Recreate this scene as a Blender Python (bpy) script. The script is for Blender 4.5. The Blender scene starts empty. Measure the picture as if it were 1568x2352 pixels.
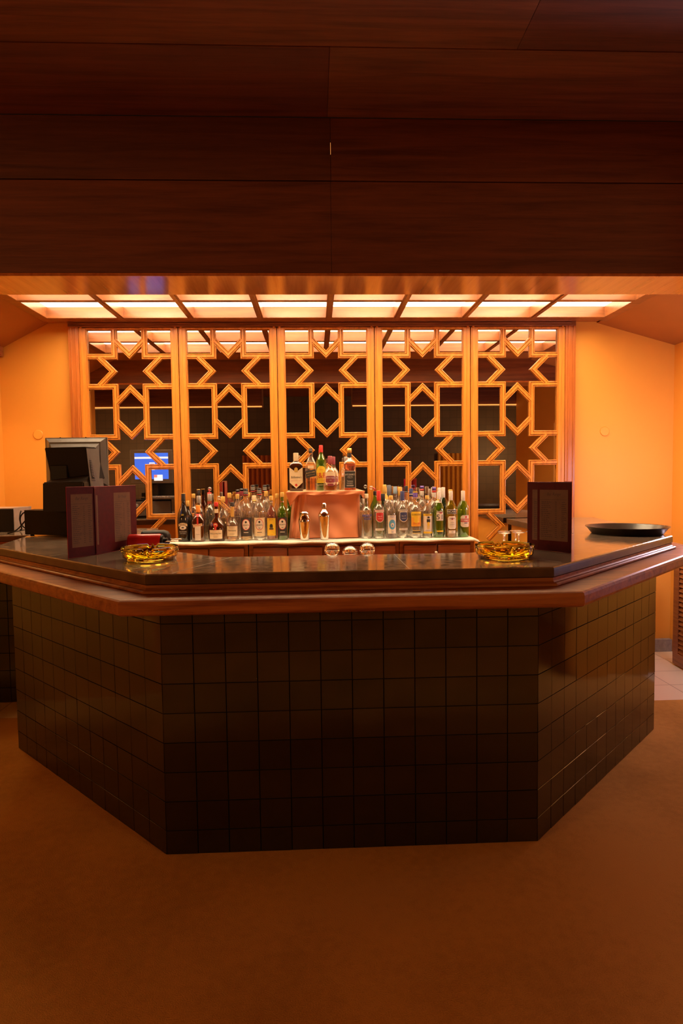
import bpy, bmesh, math, random
from mathutils import Vector, Matrix
random.seed(7)
PI = math.pi
sc = bpy.context.scene
C = sc.collection

# ------------------------------------------------------------------ camera
cam_d = bpy.data.cameras.new('camera')
cam = bpy.data.objects.new('camera', cam_d)
C.objects.link(cam)
cam_d.sensor_fit = 'VERTICAL'
cam_d.sensor_height = 36.0
cam_d.lens = 1448.7 / 2352 * 36.0
cam_d.clip_start = 0.02
R_ = (0.9990555469866411, -0.041667634730611525, -0.01232161723069613)
U_ = (0.014641499618935714, 0.05583710471365794, 0.9983325318881003)
W_ = (0.04091015184684795, 0.9975700606740122, -0.05639444584988408)
cam.matrix_world = Matrix(((R_[0], U_[0], -W_[0], -0.053), (R_[1], U_[1], -W_[1], -2.430),
                           (R_[2], U_[2], -W_[2], 1.48), (0, 0, 0, 1)))
sc.camera = cam

# ------------------------------------------------------------------ world, lights, exposure
world = bpy.data.worlds.new('world'); sc.world = world; world.use_nodes = True
world.node_tree.nodes['Background'].inputs[0].default_value = (0.9, 0.45, 0.2, 1)
world.node_tree.nodes['Background'].inputs[1].default_value = 0.004
sc.view_settings.view_transform = 'Standard'
sc.view_settings.look = 'None'
sc.view_settings.exposure = 0.0
sc.view_settings.gamma = 1.0
sc.view_settings.use_curve_mapping = False
cy = sc.cycles
cy.use_denoising = True
cy.max_bounces = 12; cy.diffuse_bounces = 4; cy.glossy_bounces = 6
cy.transmission_bounces = 12; cy.transparent_max_bounces = 24
cy.caustics_reflective = False; cy.caustics_refractive = False
cy.sample_clamp_indirect = 6.0

WARM = (1.0, 0.77, 0.50)
PANE_EMIT = 6.4
TUBE_W = 7.0


def area_lamp(name, loc, rot, sx, sy, power, col):
    d = bpy.data.lights.new(name, 'AREA'); d.shape = 'RECTANGLE'
    d.size = sx; d.size_y = sy; d.energy = power; d.color = col
    o = bpy.data.objects.new(name, d); o.location = loc; o.rotation_euler = rot
    C.objects.link(o); return o


# side lamps, unseen fill lights added around the camera, and cool daylight from a side window
area_lamp('side_lamp_light', (-2.44, 1.95, 2.0), (0, 0, 0), 0.08, 0.2, 4, (1.0, 0.55, 0.2))


def point_lamp(name, loc, power, col, size=0.15):
    d = bpy.data.lights.new(name, 'POINT'); d.energy = power; d.color = col; d.shadow_soft_size = size
    o = bpy.data.objects.new(name, d); o.location = loc; C.objects.link(o); return o


point_lamp('lounge_fill_light', (-4.3, -3.4, 1.9), 150, (1.0, 0.48, 0.16), 0.25)  # unseen fill lights, added to lift fascia, ceiling and carpet
point_lamp('lounge_fill_light', (4.2, -4.0, 1.9), 135, (1.0, 0.50, 0.18), 0.25)
point_lamp('overhead_fill_light', (1.95, -1.85, 3.05), 26, (1.0, 0.62, 0.32), 0.06)  # overhead fill added out of view, brightens right wall and carpet
point_lamp('overhead_fill_light', (-2.1, -1.85, 3.05), 13, (1.0, 0.55, 0.22), 0.06)
point_lamp('side_lamp_light', (2.62, 1.62, 1.45), 24, (0.95, 0.78, 1.0), 0.12)
area_lamp('window_daylight', (2.86, 0.62, 1.3), (0, PI / 2, 0), 1.2, 0.4, 1.6, (0.45, 0.58, 1.0))

# ------------------------------------------------------------------ materials
MC = {}


def nt(name):
    m = bpy.data.materials.new(name); m.use_nodes = True
    t = m.node_tree; b = t.nodes['Principled BSDF']
    return m, t, b


def noise(t, scale, det=4, vec=None, dist=0.0):
    n = t.nodes.new('ShaderNodeTexNoise'); n.inputs['Scale'].default_value = scale
    n.inputs['Detail'].default_value = det; n.inputs['Distortion'].default_value = dist
    if vec: t.links.new(vec, n.inputs['Vector'])
    return n


def objco(t, scale=(1, 1, 1), rot=(0, 0, 0)):
    tc = t.nodes.new('ShaderNodeTexCoord'); mp = t.nodes.new('ShaderNodeMapping')
    mp.inputs['Scale'].default_value = scale; mp.inputs['Rotation'].default_value = rot
    t.links.new(tc.outputs['Object'], mp.inputs['Vector']); return mp.outputs['Vector']


def ramp(t, fac, stops):
    r = t.nodes.new('ShaderNodeValToRGB'); e = r.color_ramp.elements
    while len(e) < len(stops): e.new(0.5)
    for i, (p, c) in enumerate(stops):
        e[i].position = p; e[i].color = (*c, 1)
    t.links.new(fac, r.inputs['Fac']); return r.outputs['Color']


def bump(t, b, h, strength, dist=0.002):
    bp = t.nodes.new('ShaderNodeBump'); bp.inputs['Strength'].default_value = strength
    bp.inputs['Distance'].default_value = dist
    t.links.new(h, bp.inputs['Height']); t.links.new(bp.outputs['Normal'], b.inputs['Normal'])


def plain(name, col, rough=0.5, metal=0.0, var=0.08, scale=30, spec=0.5, bmp=0.0):
    if name in MC: return MC[name]
    m, t, b = nt(name)
    n = noise(t, scale, 3, objco(t))
    lo = tuple(max(0, c * (1 - var)) for c in col); hi = tuple(min(1, c * (1 + var)) for c in col)
    t.links.new(ramp(t, n.outputs['Fac'], [(0.3, lo), (0.7, hi)]), b.inputs['Base Color'])
    b.inputs['Roughness'].default_value = rough; b.inputs['Metallic'].default_value = metal
    b.inputs['Specular IOR Level'].default_value = spec
    if bmp: bump(t, b, n.outputs['Fac'], bmp)
    MC[name] = m; return m


def wood(name, dark, light, axis='x', rough=0.35, grain=1.0, coat=0.0):
    m, t, b = nt(name)
    s = {'x': (1.2, 22, 22), 'y': (22, 1.2, 22), 'z': (22, 22, 1.2)}[axis]
    v = objco(t, tuple(k * grain for k in s))
    n = noise(t, 1.6, 6, v, 0.6)
    n2 = noise(t, 9.0, 3, v)
    mx = t.nodes.new('ShaderNodeMath'); mx.operation = 'MULTIPLY_ADD'
    t.links.new(n2.outputs['Fac'], mx.inputs[0]); mx.inputs[1].default_value = 0.35
    t.links.new(n.outputs['Fac'], mx.inputs[2])
    col = ramp(t, mx.outputs[0], [(0.42, dark), (0.62, tuple((a + c) / 2 for a, c in zip(dark, light))), (0.85, light)])
    t.links.new(col, b.inputs['Base Color'])
    b.inputs['Roughness'].default_value = rough
    b.inputs['Coat Weight'].default_value = coat; b.inputs['Coat Roughness'].default_value = 0.12
    bump(t, b, mx.outputs[0], 0.12, 0.001)
    return m


def thin_glass(name, tint, refl=1.0, body=0.10):
    m = bpy.data.materials.new(name); m.use_nodes = True; t = m.node_tree
    t.nodes.remove(t.nodes['Principled BSDF'])
    out = t.nodes['Material Output']
    tr = t.nodes.new('ShaderNodeBsdfTransparent'); tr.inputs[0].default_value = (*tint, 1)
    gl = t.nodes.new('ShaderNodeBsdfGlossy'); gl.inputs['Roughness'].default_value = 0.03
    gl.inputs[0].default_value = (1, 1, 1, 1)
    lw = t.nodes.new('ShaderNodeLayerWeight'); lw.inputs['Blend'].default_value = 0.32
    mm = t.nodes.new('ShaderNodeMath'); mm.operation = 'MULTIPLY_ADD'
    t.links.new(lw.outputs['Facing'], mm.inputs[0]); mm.inputs[1].default_value = 0.5 * refl; mm.inputs[2].default_value = 0.06
    n = noise(t, 14, 2, objco(t)); bp = t.nodes.new('ShaderNodeBump'); bp.inputs['Strength'].default_value = 0.1
    bp.inputs['Distance'].default_value = 0.002
    t.links.new(n.outputs['Fac'], bp.inputs['Height']); t.links.new(bp.outputs['Normal'], gl.inputs['Normal'])
    df = t.nodes.new('ShaderNodeBsdfTranslucent'); df.inputs[0].default_value = (*[min(1, c * 1.3) for c in tint], 1)
    d2 = t.nodes.new('ShaderNodeBsdfDiffuse'); d2.inputs[0].default_value = (*[min(1, c * 1.3) for c in tint], 1)
    m2 = t.nodes.new('ShaderNodeMixShader'); m2.inputs[0].default_value = 0.5
    t.links.new(df.outputs[0], m2.inputs[1]); t.links.new(d2.outputs[0], m2.inputs[2])
    m3 = t.nodes.new('ShaderNodeMixShader'); m3.inputs[0].default_value = body
    t.links.new(tr.outputs[0], m3.inputs[1]); t.links.new(m2.outputs[0], m3.inputs[2])
    mx = t.nodes.new('ShaderNodeMixShader')
    t.links.new(mm.outputs[0], mx.inputs[0]); t.links.new(m3.outputs[0], mx.inputs[1]); t.links.new(gl.outputs[0], mx.inputs[2])
    t.links.new(mx.outputs[0], out.inputs['Surface'])
    return m


def solid_glass(name, col, ior=1.45, rough=0.02, trans=1.0):
    m, t, b = nt(name)
    n = noise(t, 20, 2, objco(t))
    lo = tuple(c * 0.94 for c in col)
    t.links.new(ramp(t, n.outputs['Fac'], [(0.3, lo), (0.7, col)]), b.inputs['Base Color'])
    b.inputs['Transmission Weight'].default_value = trans; b.inputs['IOR'].default_value = ior
    b.inputs['Roughness'].default_value = rough
    return m


def emis(name, col, st):
    m, t, b = nt(name)
    b.inputs['Base Color'].default_value = (*col, 1)
    b.inputs['Emission Color'].default_value = (*col, 1); b.inputs['Emission Strength'].default_value = st
    return m


M = {}
M['honey_x'] = wood('honey_wood_x', (0.46, 0.145, 0.018), (0.80, 0.30, 0.040), 'x', 0.32)
M['honey_z'] = wood('honey_wood_z', (0.46, 0.145, 0.018), (0.80, 0.30, 0.040), 'z', 0.32)
M['honey_dark'] = wood('casing_wood', (0.33, 0.085, 0.014), (0.58, 0.18, 0.032), 'z', 0.34)
M['header'] = wood('header_wood_shaded', (0.16, 0.05, 0.016), (0.36, 0.13, 0.045), 'x', 0.4)  # header's shadow is put into this darker wood colour
M['grid'] = wood('ceiling_grid_wood', (0.15, 0.042, 0.010), (0.30, 0.095, 0.022), 'x', 0.3, coat=0.2)
M['fascia'] = wood('mahogany_board', (0.075, 0.017, 0.007), (0.17, 0.045, 0.018), 'x', 0.60, 0.8)
M['fascia2'] = wood('mahogany_board_light', (0.10, 0.028, 0.008), (0.23, 0.075, 0.024), 'x', 0.60, 0.8)
M['fascia3'] = wood('mahogany_board_dark', (0.060, 0.015, 0.006), (0.13, 0.036, 0.015), 'x', 0.60, 0.8)
M['soffit'] = wood('lacquered_soffit', (0.34, 0.085, 0.018), (0.58, 0.19, 0.045), 'y', 0.14, 0.5, coat=0.6)
M['rail'] = wood('rail_wood', (0.16, 0.045, 0.014), (0.40, 0.14, 0.036), 'x', 0.40)
M['rail'].node_tree.nodes['Principled BSDF'].inputs['Specular IOR Level'].default_value = 0.35
M['cab'] = wood('cabinet_mahogany', (0.10, 0.022, 0.008), (0.25, 0.065, 0.022), 'x', 0.3, coat=0.25)
M['louvre'] = wood('louvre_wood', (0.22, 0.065, 0.022), (0.42, 0.15, 0.05), 'y', 0.4)
M['slope'] = plain('slope_paint', (0.34, 0.11, 0.014), 0.55, var=0.05, scale=3)


def wall_mat(name, col):
    m, t, b = nt(name)
    n = noise(t, 2.0, 4, objco(t)); n2 = noise(t, 180, 3, objco(t))
    t.links.new(ramp(t, n.outputs['Fac'], [(0.3, tuple(c * 0.95 for c in col)), (0.7, col)]), b.inputs['Base Color'])
    b.inputs['Roughness'].default_value = 0.62
    bump(t, b, n2.outputs['Fac'], 0.12, 0.002); return m


M['wall'] = wall_mat('ochre_plaster', (0.86, 0.395, 0.052))
M['wall_room'] = wall_mat('room_plaster', (0.62, 0.34, 0.12))


def carpet_mat():
    m, t, b = nt('brown_carpet')
    v = objco(t)
    n1 = noise(t, 1.3, 4, v); n2 = noise(t, 260, 2, v); n3 = noise(t, 28, 4, v)
    a = t.nodes.new('ShaderNodeMath'); a.operation = 'MULTIPLY_ADD'
    t.links.new(n2.outputs['Fac'], a.inputs[0]); a.inputs[1].default_value = 0.5; t.links.new(n1.outputs['Fac'], a.inputs[2])
    a2 = t.nodes.new('ShaderNodeMath'); a2.operation = 'MULTIPLY_ADD'
    t.links.new(n3.outputs['Fac'], a2.inputs[0]); a2.inputs[1].default_value = 0.3; t.links.new(a.outputs[0], a2.inputs[2])
    base = ramp(t, a2.outputs[0], [(0.55, (0.38, 0.185, 0.040)), (1.15 if False else 1.0, (0.68, 0.35, 0.085))])
    vo = t.nodes.new('ShaderNodeTexVoronoi'); vo.inputs['Scale'].default_value = 3.1; t.links.new(v, vo.inputs['Vector'])
    sp = ramp(t, vo.outputs['Distance'], [(0.0, (0.25, 0.25, 0.25)), (0.03, (1, 1, 1))])
    mx = t.nodes.new('ShaderNodeMixRGB'); mx.blend_type = 'MULTIPLY'; mx.inputs[0].default_value = 1
    t.links.new(base, mx.inputs[1]); t.links.new(sp, mx.inputs[2]); t.links.new(mx.outputs[0], b.inputs['Base Color'])
    b.inputs['Roughness'].default_value = 0.95; b.inputs['Specular IOR Level'].default_value = 0.1
    bump(t, b, n2.outputs['Fac'], 0.6, 0.004); return m


M['carpet'] = carpet_mat()


def brick_mat(name, c1, c2, mortar, scale_w, scale_h, rough, rot=(0, 0, 0), offset=0.0, ms=0.01):
    m, t, b = nt(name)
    br = t.nodes.new('ShaderNodeTexBrick'); br.offset = offset
    br.inputs['Scale'].default_value = 1; br.inputs['Brick Width'].default_value = scale_w
    br.inputs['Row Height'].default_value = scale_h; br.inputs['Mortar Size'].default_value = ms
    br.inputs['Color1'].default_value = (*c1, 1); br.inputs['Color2'].default_value = (*c2, 1)
    br.inputs['Mortar'].default_value = (*mortar, 1)
    t.links.new(objco(t, rot=rot), br.inputs['Vector'])
    t.links.new(br.outputs['Color'], b.inputs['Base Color'])
    b.inputs['Roughness'].default_value = rough
    return m


M['floor_tile'] = brick_mat('cream_floor_tile', (0.88, 0.72, 0.52), (0.83, 0.67, 0.48), (0.52, 0.38, 0.25), 0.30, 0.30, 0.3, ms=0.004)
M['far_tile'] = brick_mat('far_brown_tile', (0.055, 0.032, 0.018), (0.038, 0.022, 0.013), (0.02, 0.012, 0.008), 0.16, 0.16, 0.5, rot=(PI / 2, 0, 0), ms=0.005)
M['tiles'] = []
for i, c in enumerate([(0.014, 0.009, 0.005), (0.009, 0.006, 0.004), (0.022, 0.014, 0.007), (0.011, 0.008, 0.005)]):
    mm_ = plain('brown_glazed_tile_%d' % i, c, 0.09, var=0.25, scale=9, spec=0.75, bmp=0.03)
    M['tiles'].append(mm_)
M['grout'] = plain('tile_grout', (0.016, 0.008, 0.005), 0.9)


def stone_mat():
    m, t, b = nt('grey_brown_marble')
    v = objco(t)
    n = noise(t, 5, 8, v, 1.2); n2 = noise(t, 60, 4, objco(t, (1, 6, 1)))
    a = t.nodes.new('ShaderNodeMath'); a.operation = 'MULTIPLY_ADD'
    t.links.new(n2.outputs['Fac'], a.inputs[0]); a.inputs[1].default_value = 0.35; t.links.new(n.outputs['Fac'], a.inputs[2])
    t.links.new(ramp(t, a.outputs[0], [(0.45, (0.125, 0.092, 0.066)), (0.7, (0.23, 0.165, 0.115)), (0.95, (0.36, 0.26, 0.18))]), b.inputs['Base Color'])
    b.inputs['Roughness'].default_value = 0.17; b.inputs['Specular IOR Level'].default_value = 0.6
    n3 = noise(t, 25, 5, v); r = ramp(t, n3.outputs['Fac'], [(0.35, (0.07,) * 3), (0.75, (0.17,) * 3)])
    t.links.new(r, b.inputs['Roughness'])
    bump(t, b, n3.outputs['Fac'], 0.02, 0.002); return m


M['stone'] = stone_mat()
M['stone_edge'] = plain('marble_edge', (0.085, 0.045, 0.022), 0.32, var=0.3, scale=12, spec=0.3)
M['joint'] = plain('stone_joint', (0.42, 0.34, 0.26), 0.5)
M['stone_grey'] = plain('grey_stone_base', (0.30, 0.28, 0.29), 0.5, var=0.2)
m_, t_, b_ = nt('mirror_glass')
b_.inputs['Metallic'].default_value = 1; b_.inputs['Roughness'].default_value = 0.012
nn = noise(t_, 3.5, 6, objco(t_), 1.0)
t_.links.new(ramp(t_, nn.outputs['Fac'], [(0.35, (0.80, 0.76, 0.70)), (0.8, (0.72, 0.68, 0.62))]), b_.inputs['Base Color'])
M['mirror'] = m_


def pane_mat():
    m = bpy.data.materials.new('frosted_lamp_glass'); m.use_nodes = True; t = m.node_tree
    t.nodes.remove(t.nodes['Principled BSDF']); out = t.nodes['Material Output']
    tl = t.nodes.new('ShaderNodeBsdfTranslucent'); tl.inputs[0].default_value = (0.95, 0.9, 0.8, 1)
    em = t.nodes.new('ShaderNodeEmission'); em.inputs[0].default_value = (*WARM, 1); em.inputs[1].default_value = PANE_EMIT
    ad = t.nodes.new('ShaderNodeAddShader')
    t.links.new(tl.outputs[0], ad.inputs[0]); t.links.new(em.outputs[0], ad.inputs[1]); t.links.new(ad.outputs[0], out.inputs['Surface'])
    return m


M['pane'] = pane_mat()
M['white_box'] = plain('lamp_box_white', (0.8, 0.75, 0.65), 0.7)
M['black'] = plain('black_plastic', (0.012, 0.009, 0.007), 0.45, spec=0.15, bmp=0.05, scale=200)
M['black_soft'] = plain('matt_black', (0.009, 0.006, 0.004), 0.55, spec=0.1)
M['grey_pl'] = plain('grey_plastic', (0.10, 0.082, 0.068), 0.42)
M['dkgrey'] = plain('dark_grey_plastic', (0.017, 0.011, 0.007), 0.5, spec=0.15)
M['burg'] = plain('burgundy_leatherette_lit', (0.46, 0.010, 0.024), 0.45, var=0.12, scale=40, spec=0.3)  # bar-lit copy of the cover, brightness put into the red
M['burg_shaded'] = plain('burgundy_leatherette_shaded', (0.070, 0.0020, 0.0048), 0.5, var=0.15, scale=40, spec=0.15)  # same leatherette with the dim room-side shade put into its colour
M['burg_edge'] = plain('burgundy_edge', (0.42, 0.05, 0.05), 0.4)
M['page'] = plain('menu_paper', (0.17, 0.095, 0.062), 0.6, spec=0.15)
M['ink'] = plain('ink', (0.05, 0.02, 0.02), 0.6)
M['amber'] = solid_glass('amber_glass', (1.0, 0.70, 0.07), 1.5, 0.01)
M['steel'] = plain('polished_steel', (0.80, 0.76, 0.70), 0.10, 1.0, var=0.03)
M['tray'] = plain('black_tray', (0.035, 0.024, 0.018), 0.28, spec=0.7)
M['cloth_w'] = plain('white_cloth', (0.80, 0.74, 0.62), 0.85, bmp=0.1)
M['salmon'] = plain('salmon_cloth', (0.88, 0.33, 0.15), 0.85, var=0.06, scale=4)
M['board'] = plain('pale_board', (0.74, 0.52, 0.30), 0.6)
M['red'] = plain('red_enamel', (0.62, 0.02, 0.015), 0.25)
M['cover'] = plain('wall_cover_plastic', (0.84, 0.385, 0.05), 0.5, var=0.02)
M['paper_w'] = plain('label_white', (0.80, 0.72, 0.60), 0.6)
M['paper_c'] = plain('label_cream', (0.78, 0.62, 0.38), 0.6)
M['paper_y'] = plain('label_yellow', (0.85, 0.55, 0.03), 0.55)
M['paper_o'] = plain('label_orange', (0.85, 0.38, 0.03), 0.55)
M['paper_k'] = plain('label_black', (0.03, 0.026, 0.022), 0.5)
M['paper_r'] = plain('label_red', (0.58, 0.035, 0.03), 0.5)
M['paper_n'] = plain('label_navy', (0.03, 0.035, 0.10), 0.5)
M['paper_b'] = plain('label_blue', (0.10, 0.36, 0.60), 0.5)
M['t_blue'] = plain('print_blue', (0.03, 0.04, 0.42), 0.5)
M['t_red'] = plain('print_red', (0.62, 0.03, 0.02), 0.5)
M['t_black'] = plain('print_black', (0.02, 0.018, 0.015), 0.5)
M['t_white'] = plain('print_white', (0.85, 0.80, 0.70), 0.5)
M['c_gold'] = plain('cap_gold', (0.80, 0.50, 0.13), 0.32, 0.35)
M['c_black'] = plain('cap_black', (0.025, 0.02, 0.02), 0.35)
M['c_red'] = plain('cap_red', (0.62, 0.04, 0.03), 0.35)
M['c_cream'] = plain('cap_cream', (0.76, 0.62, 0.40), 0.5)
M['c_white'] = plain('cap_white', (0.74, 0.68, 0.58), 0.4)
M['c_grey'] = plain('cap_grey', (0.42, 0.38, 0.34), 0.35, 0.4)
M['c_orange'] = plain('cap_orange', (0.85, 0.30, 0.04), 0.4)
M['c_slate'] = plain('cap_slate', (0.13, 0.15, 0.19), 0.4)
M['c_ltblue'] = plain('cap_light_blue', (0.32, 0.42, 0.52), 0.4)
M['c_navy'] = plain('cap_navy', (0.045, 0.055, 0.15), 0.4)
M['c_violet'] = plain('cap_violet', (0.14, 0.08, 0.34), 0.4)
M['c_maroon'] = plain('cap_maroon', (0.24, 0.035, 0.045), 0.4)
M['g_clear'] = thin_glass('clear_glass', (0.95, 0.93, 0.88), 1.25, 0.05)
M['g_green'] = thin_glass('green_glass', (0.34, 0.58, 0.05), 1.2, 0.13)
M['g_dkgreen'] = thin_glass('dark_green_glass', (0.07, 0.16, 0.05), 1.2, 0.12)
M['g_olive'] = thin_glass('olive_glass', (0.60, 0.50, 0.05), 1.2, 0.13)
M['g_brown'] = thin_glass('brown_glass', (0.32, 0.10, 0.03), 1.1, 0.14)
M['g_black'] = plain('black_glass', (0.015, 0.012, 0.01), 0.06, spec=0.7)
M['g_red'] = thin_glass('red_tinted_glass', (0.6, 0.08, 0.05))
M['l_amber'] = solid_glass('amber_spirit', (0.93, 0.42, 0.09), 1.36, 0.02, 0.80)
M['l_rum'] = solid_glass('reddish_spirit', (0.80, 0.18, 0.05), 1.36, 0.02, 0.80)
M['l_gold'] = solid_glass('gold_spirit', (0.97, 0.62, 0.18), 1.36, 0.02, 0.80)
M['l_clear'] = solid_glass('clear_spirit', (0.98, 0.96, 0.92), 1.34, 0.02, 0.97)
M['l_green'] = solid_glass('green_tinted_spirit', (0.45, 0.62, 0.08), 1.36, 0.02, 0.80)
M['l_dark'] = solid_glass('dark_spirit', (0.35, 0.08, 0.03), 1.36, 0.02, 0.80)


# ------------------------------------------------------------------ helpers
def setp(o, label=None, cat=None, group=None, kind=None):
    if label: o['label'] = label
    if cat: o['category'] = cat
    if group: o['group'] = group
    if kind: o['kind'] = kind
    return o


def thing(name, label, cat, loc=(0, 0, 0), rz=0.0, group=None):
    o = bpy.data.objects.new(name, None); C.objects.link(o)
    o.empty_display_size = 0.05
    o.location = loc; o.rotation_euler = (0, 0, rz)
    return setp(o, label, cat, group)


def obj(name, bm, mats, parent=None, smooth=False):
    me = bpy.data.meshes.new(name)
    bmesh.ops.recalc_face_normals(bm, faces=bm.faces)
    bm.to_mesh(me); bm.free()
    for m in (mats if isinstance(mats, (list, tuple)) else [mats]): me.materials.append(m)
    if smooth:
        for p in me.polygons: p.use_smooth = True
    o = bpy.data.objects.new(name, me); C.objects.link(o)
    if parent: o.parent = parent
    return o


def smooth_by_angle(o, ang=0.6):
    me = o.data
    bm = bmesh.new(); bm.from_mesh(me)
    for f in bm.faces: f.smooth = True
    for e in bm.edges:
        if len(e.link_faces) == 2 and e.calc_face_angle(0) > ang: e.smooth = False
    bm.to_mesh(me); bm.free(); return o


def struct(name, bm, m, smooth=False):
    return setp(obj(name, bm, m, None, smooth), kind='structure')


def box(bm, x0, x1, y0, y1, z0, z1, mi=0, bev=0.0):
    vs = [bm.verts.new((x, y, z)) for x in (x0, x1) for y in (y0, y1) for z in (z0, z1)]
    fs = [(0, 1, 3, 2), (4, 6, 7, 5), (0, 4, 5, 1), (2, 3, 7, 6), (0, 2, 6, 4), (1, 5, 7, 3)]
    F = [bm.faces.new([vs[i] for i in f]) for f in fs]
    for f in F: f.material_index = mi
    if bev:
        es = list({e for f in F for e in f.edges})
        r = bmesh.ops.bevel(bm, geom=es, offset=bev, segments=2, affect='EDGES', profile=0.5)
        for f in r['faces']: f.material_index = mi
    return vs


def quad(bm, pts, mi=0):
    f = bm.faces.new([bm.verts.new(p) for p in pts]); f.material_index = mi; return f


def prism(bm, poly, z0, z1, mi=0):
    a = [bm.verts.new((x, y, z0)) for x, y in poly]; b = [bm.verts.new((x, y, z1)) for x, y in poly]
    n = len(poly)
    bm.faces.new(a[::-1]).material_index = mi; bm.faces.new(b).material_index = mi
    for i in range(n):
        bm.faces.new((a[i], a[(i + 1) % n], b[(i + 1) % n], b[i])).material_index = mi


def lathe(bm, prof, seg=28, cx=0, cy=0, cz=0, mi=0, pw=2.0, sy=1.0, cap0=True, cap1=True, pf=None):
    rings = []
    for k, (r, z) in enumerate(prof):
        p = pf[k] if pf else pw
        ring = []
        for i in range(seg):
            a = 2 * PI * (i + 0.5) / seg; c, s = math.cos(a), math.sin(a)
            x = r * math.copysign(abs(c) ** (2 / p), c); y = r * sy * math.copysign(abs(s) ** (2 / p), s)
            ring.append(bm.verts.new((cx + x, cy + y, cz + z)))
        rings.append(ring)
    for a, b in zip(rings, rings[1:]):
        for i in range(seg):
            bm.faces.new((a[i], a[(i + 1) % seg], b[(i + 1) % seg], b[i])).material_index = mi
    if cap0: bm.faces.new(rings[0][::-1]).material_index = mi
    if cap1: bm.faces.new(rings[-1]).material_index = mi
    return rings


def tube(bm, pts, r, seg=8, mi=0):
    pts = [Vector(p) for p in pts]; rings = []
    up = Vector((0, 0, 1))
    for i, p in enumerate(pts):
        d = (pts[min(i + 1, len(pts) - 1)] - pts[max(i - 1, 0)]).normalized()
        a = d.cross(up); a = a.normalized() if a.length > 1e-3 else Vector((1, 0, 0)); b = d.cross(a).normalized()
        rings.append([bm.verts.new(p + (a * math.cos(2 * PI * k / seg) + b * math.sin(2 * PI * k / seg)) * r) for k in range(seg)])
    for A, B in zip(rings, rings[1:]):
        for k in range(seg): bm.faces.new((A[k], A[(k + 1) % seg], B[(k + 1) % seg], B[k])).material_index = mi
    bm.faces.new(rings[0][::-1]).material_index = mi; bm.faces.new(rings[-1]).material_index = mi


def bez(p0, p1, p2, p3, n=14):
    o = []
    for i in range(n + 1):
        t = i / n; o.append(tuple((1 - t) ** 3 * a + 3 * t * (1 - t) ** 2 * b + 3 * t * t * (1 - t) * c + t ** 3 * d for a, b, c, d in zip(p0, p1, p2, p3)))
    return o


def offset_path(P, d):
    """offset an open polyline to its right-hand side (outwards for our counter) by d, mitred"""
    out = []
    n = len(P)
    for i in range(n):
        if i == 0: dirs = [Vector(P[1]) - Vector(P[0])] * 2
        elif i == n - 1: dirs = [Vector(P[-1]) - Vector(P[-2])] * 2
        else: dirs = [Vector(P[i]) - Vector(P[i - 1]), Vector(P[i + 1]) - Vector(P[i])]
        ns = []
        for v in dirs:
            v = v.normalized(); ns.append(Vector((v.y, -v.x)))
        m = (ns[0] + ns[1]).normalized(); k = d / max(0.3, m.dot(ns[0]))
        out.append((P[i][0] + m.x * k, P[i][1] + m.y * k))
    return out


def sweep(bm, path, prof, mi=0):
    """sweep closed profile [(offset outwards, z)] along plan path with mitres"""
    cols = []
    for off, z in prof:
        cols.append([(x, y, z) for x, y in offset_path(path, off)])
    n = len(path); V = [[bm.verts.new(cols[j][i]) for j in range(len(prof))] for i in range(n)]
    for i in range(n - 1):
        for j in range(len(prof)):
            k = (j + 1) % len(prof)
            bm.faces.new((V[i][j], V[i][k], V[i + 1][k], V[i + 1][j])).material_index = mi
    bm.faces.new(V[0]).material_index = mi; bm.faces.new(V[-1][::-1]).material_index = mi


def text_mesh(body, size, mat_axis='xz', align='CENTER', shear=0.0, width=None):
    cu = bpy.data.curves.new('lettering_curve', 'FONT'); cu.body = body; cu.size = size
    cu.align_x = align; cu.align_y = 'CENTER'; cu.shear = shear
    cu.resolution_u = 2
    o = bpy.data.objects.new('tmp_text', cu); C.objects.link(o)
    dg = bpy.context.evaluated_depsgraph_get(); dg.update()
    me = bpy.data.meshes.new_from_object(o.evaluated_get(dg))
    bpy.data.objects.remove(o); bpy.data.curves.remove(cu)
    bm = bmesh.new(); bm.from_mesh(me); bpy.data.meshes.remove(me)
    if width and bm.verts:
        xs = [v.co.x for v in bm.verts]; w = max(xs) - min(xs)
        if w > 0:
            for v in bm.verts: v.co.x *= width / w
    return bm


# ------------------------------------------------------------------ room shell
bm = bmesh.new(); quad(bm, [(-6, -6, 0), (6, -6, 0), (6, 1.51, 0), (-6, 1.51, 0)])
struct('floor', bm, M['carpet'])
bm = bmesh.new(); box(bm, -6, 6, 1.51, 2.75, -0.05, -0.001)
struct('floor', bm, M['floor_tile'])
bm = bmesh.new(); box(bm, -6, 6, 2.645, 2.75, 0, 3.4); struct('wall_back', bm, M['wall'])
bm = bmesh.new(); box(bm, -2.62, -2.495, 0.47, 2.645, 0, 3.3); struct('wall_left', bm, M['wall'])
bm = bmesh.new(); box(bm, -6, -2.62, 0.47, 0.6, 0, 3.3); struct('wall_left', bm, M['wall_room'])
bm = bmesh.new()
box(bm, 2.88, 3.0, 1.0, 2.645, 0, 3.3)
box(bm, 2.88, 3.0, -1.45, 0.0, 0, 3.3)
box(bm, 2.88, 3.0, 0.0, 1.0, 2.1, 3.3)
struct('wall_right', bm, M['wall'])
bm = bmesh.new(); box(bm, -6, 6, -6.1, -6.0, 0, 3.3); struct('wall_front', bm, M['far_tile'])
bm = bmesh.new(); box(bm, -6.1, -6.0, -6, 0.6, 0, 3.3); struct('wall_left', bm, M['wall_room'])
bm = bmesh.new(); box(bm, 6.0, 6.1, -6, 2.7, 0, 3.3); struct('wall_right', bm, M['wall_room'])
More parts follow.
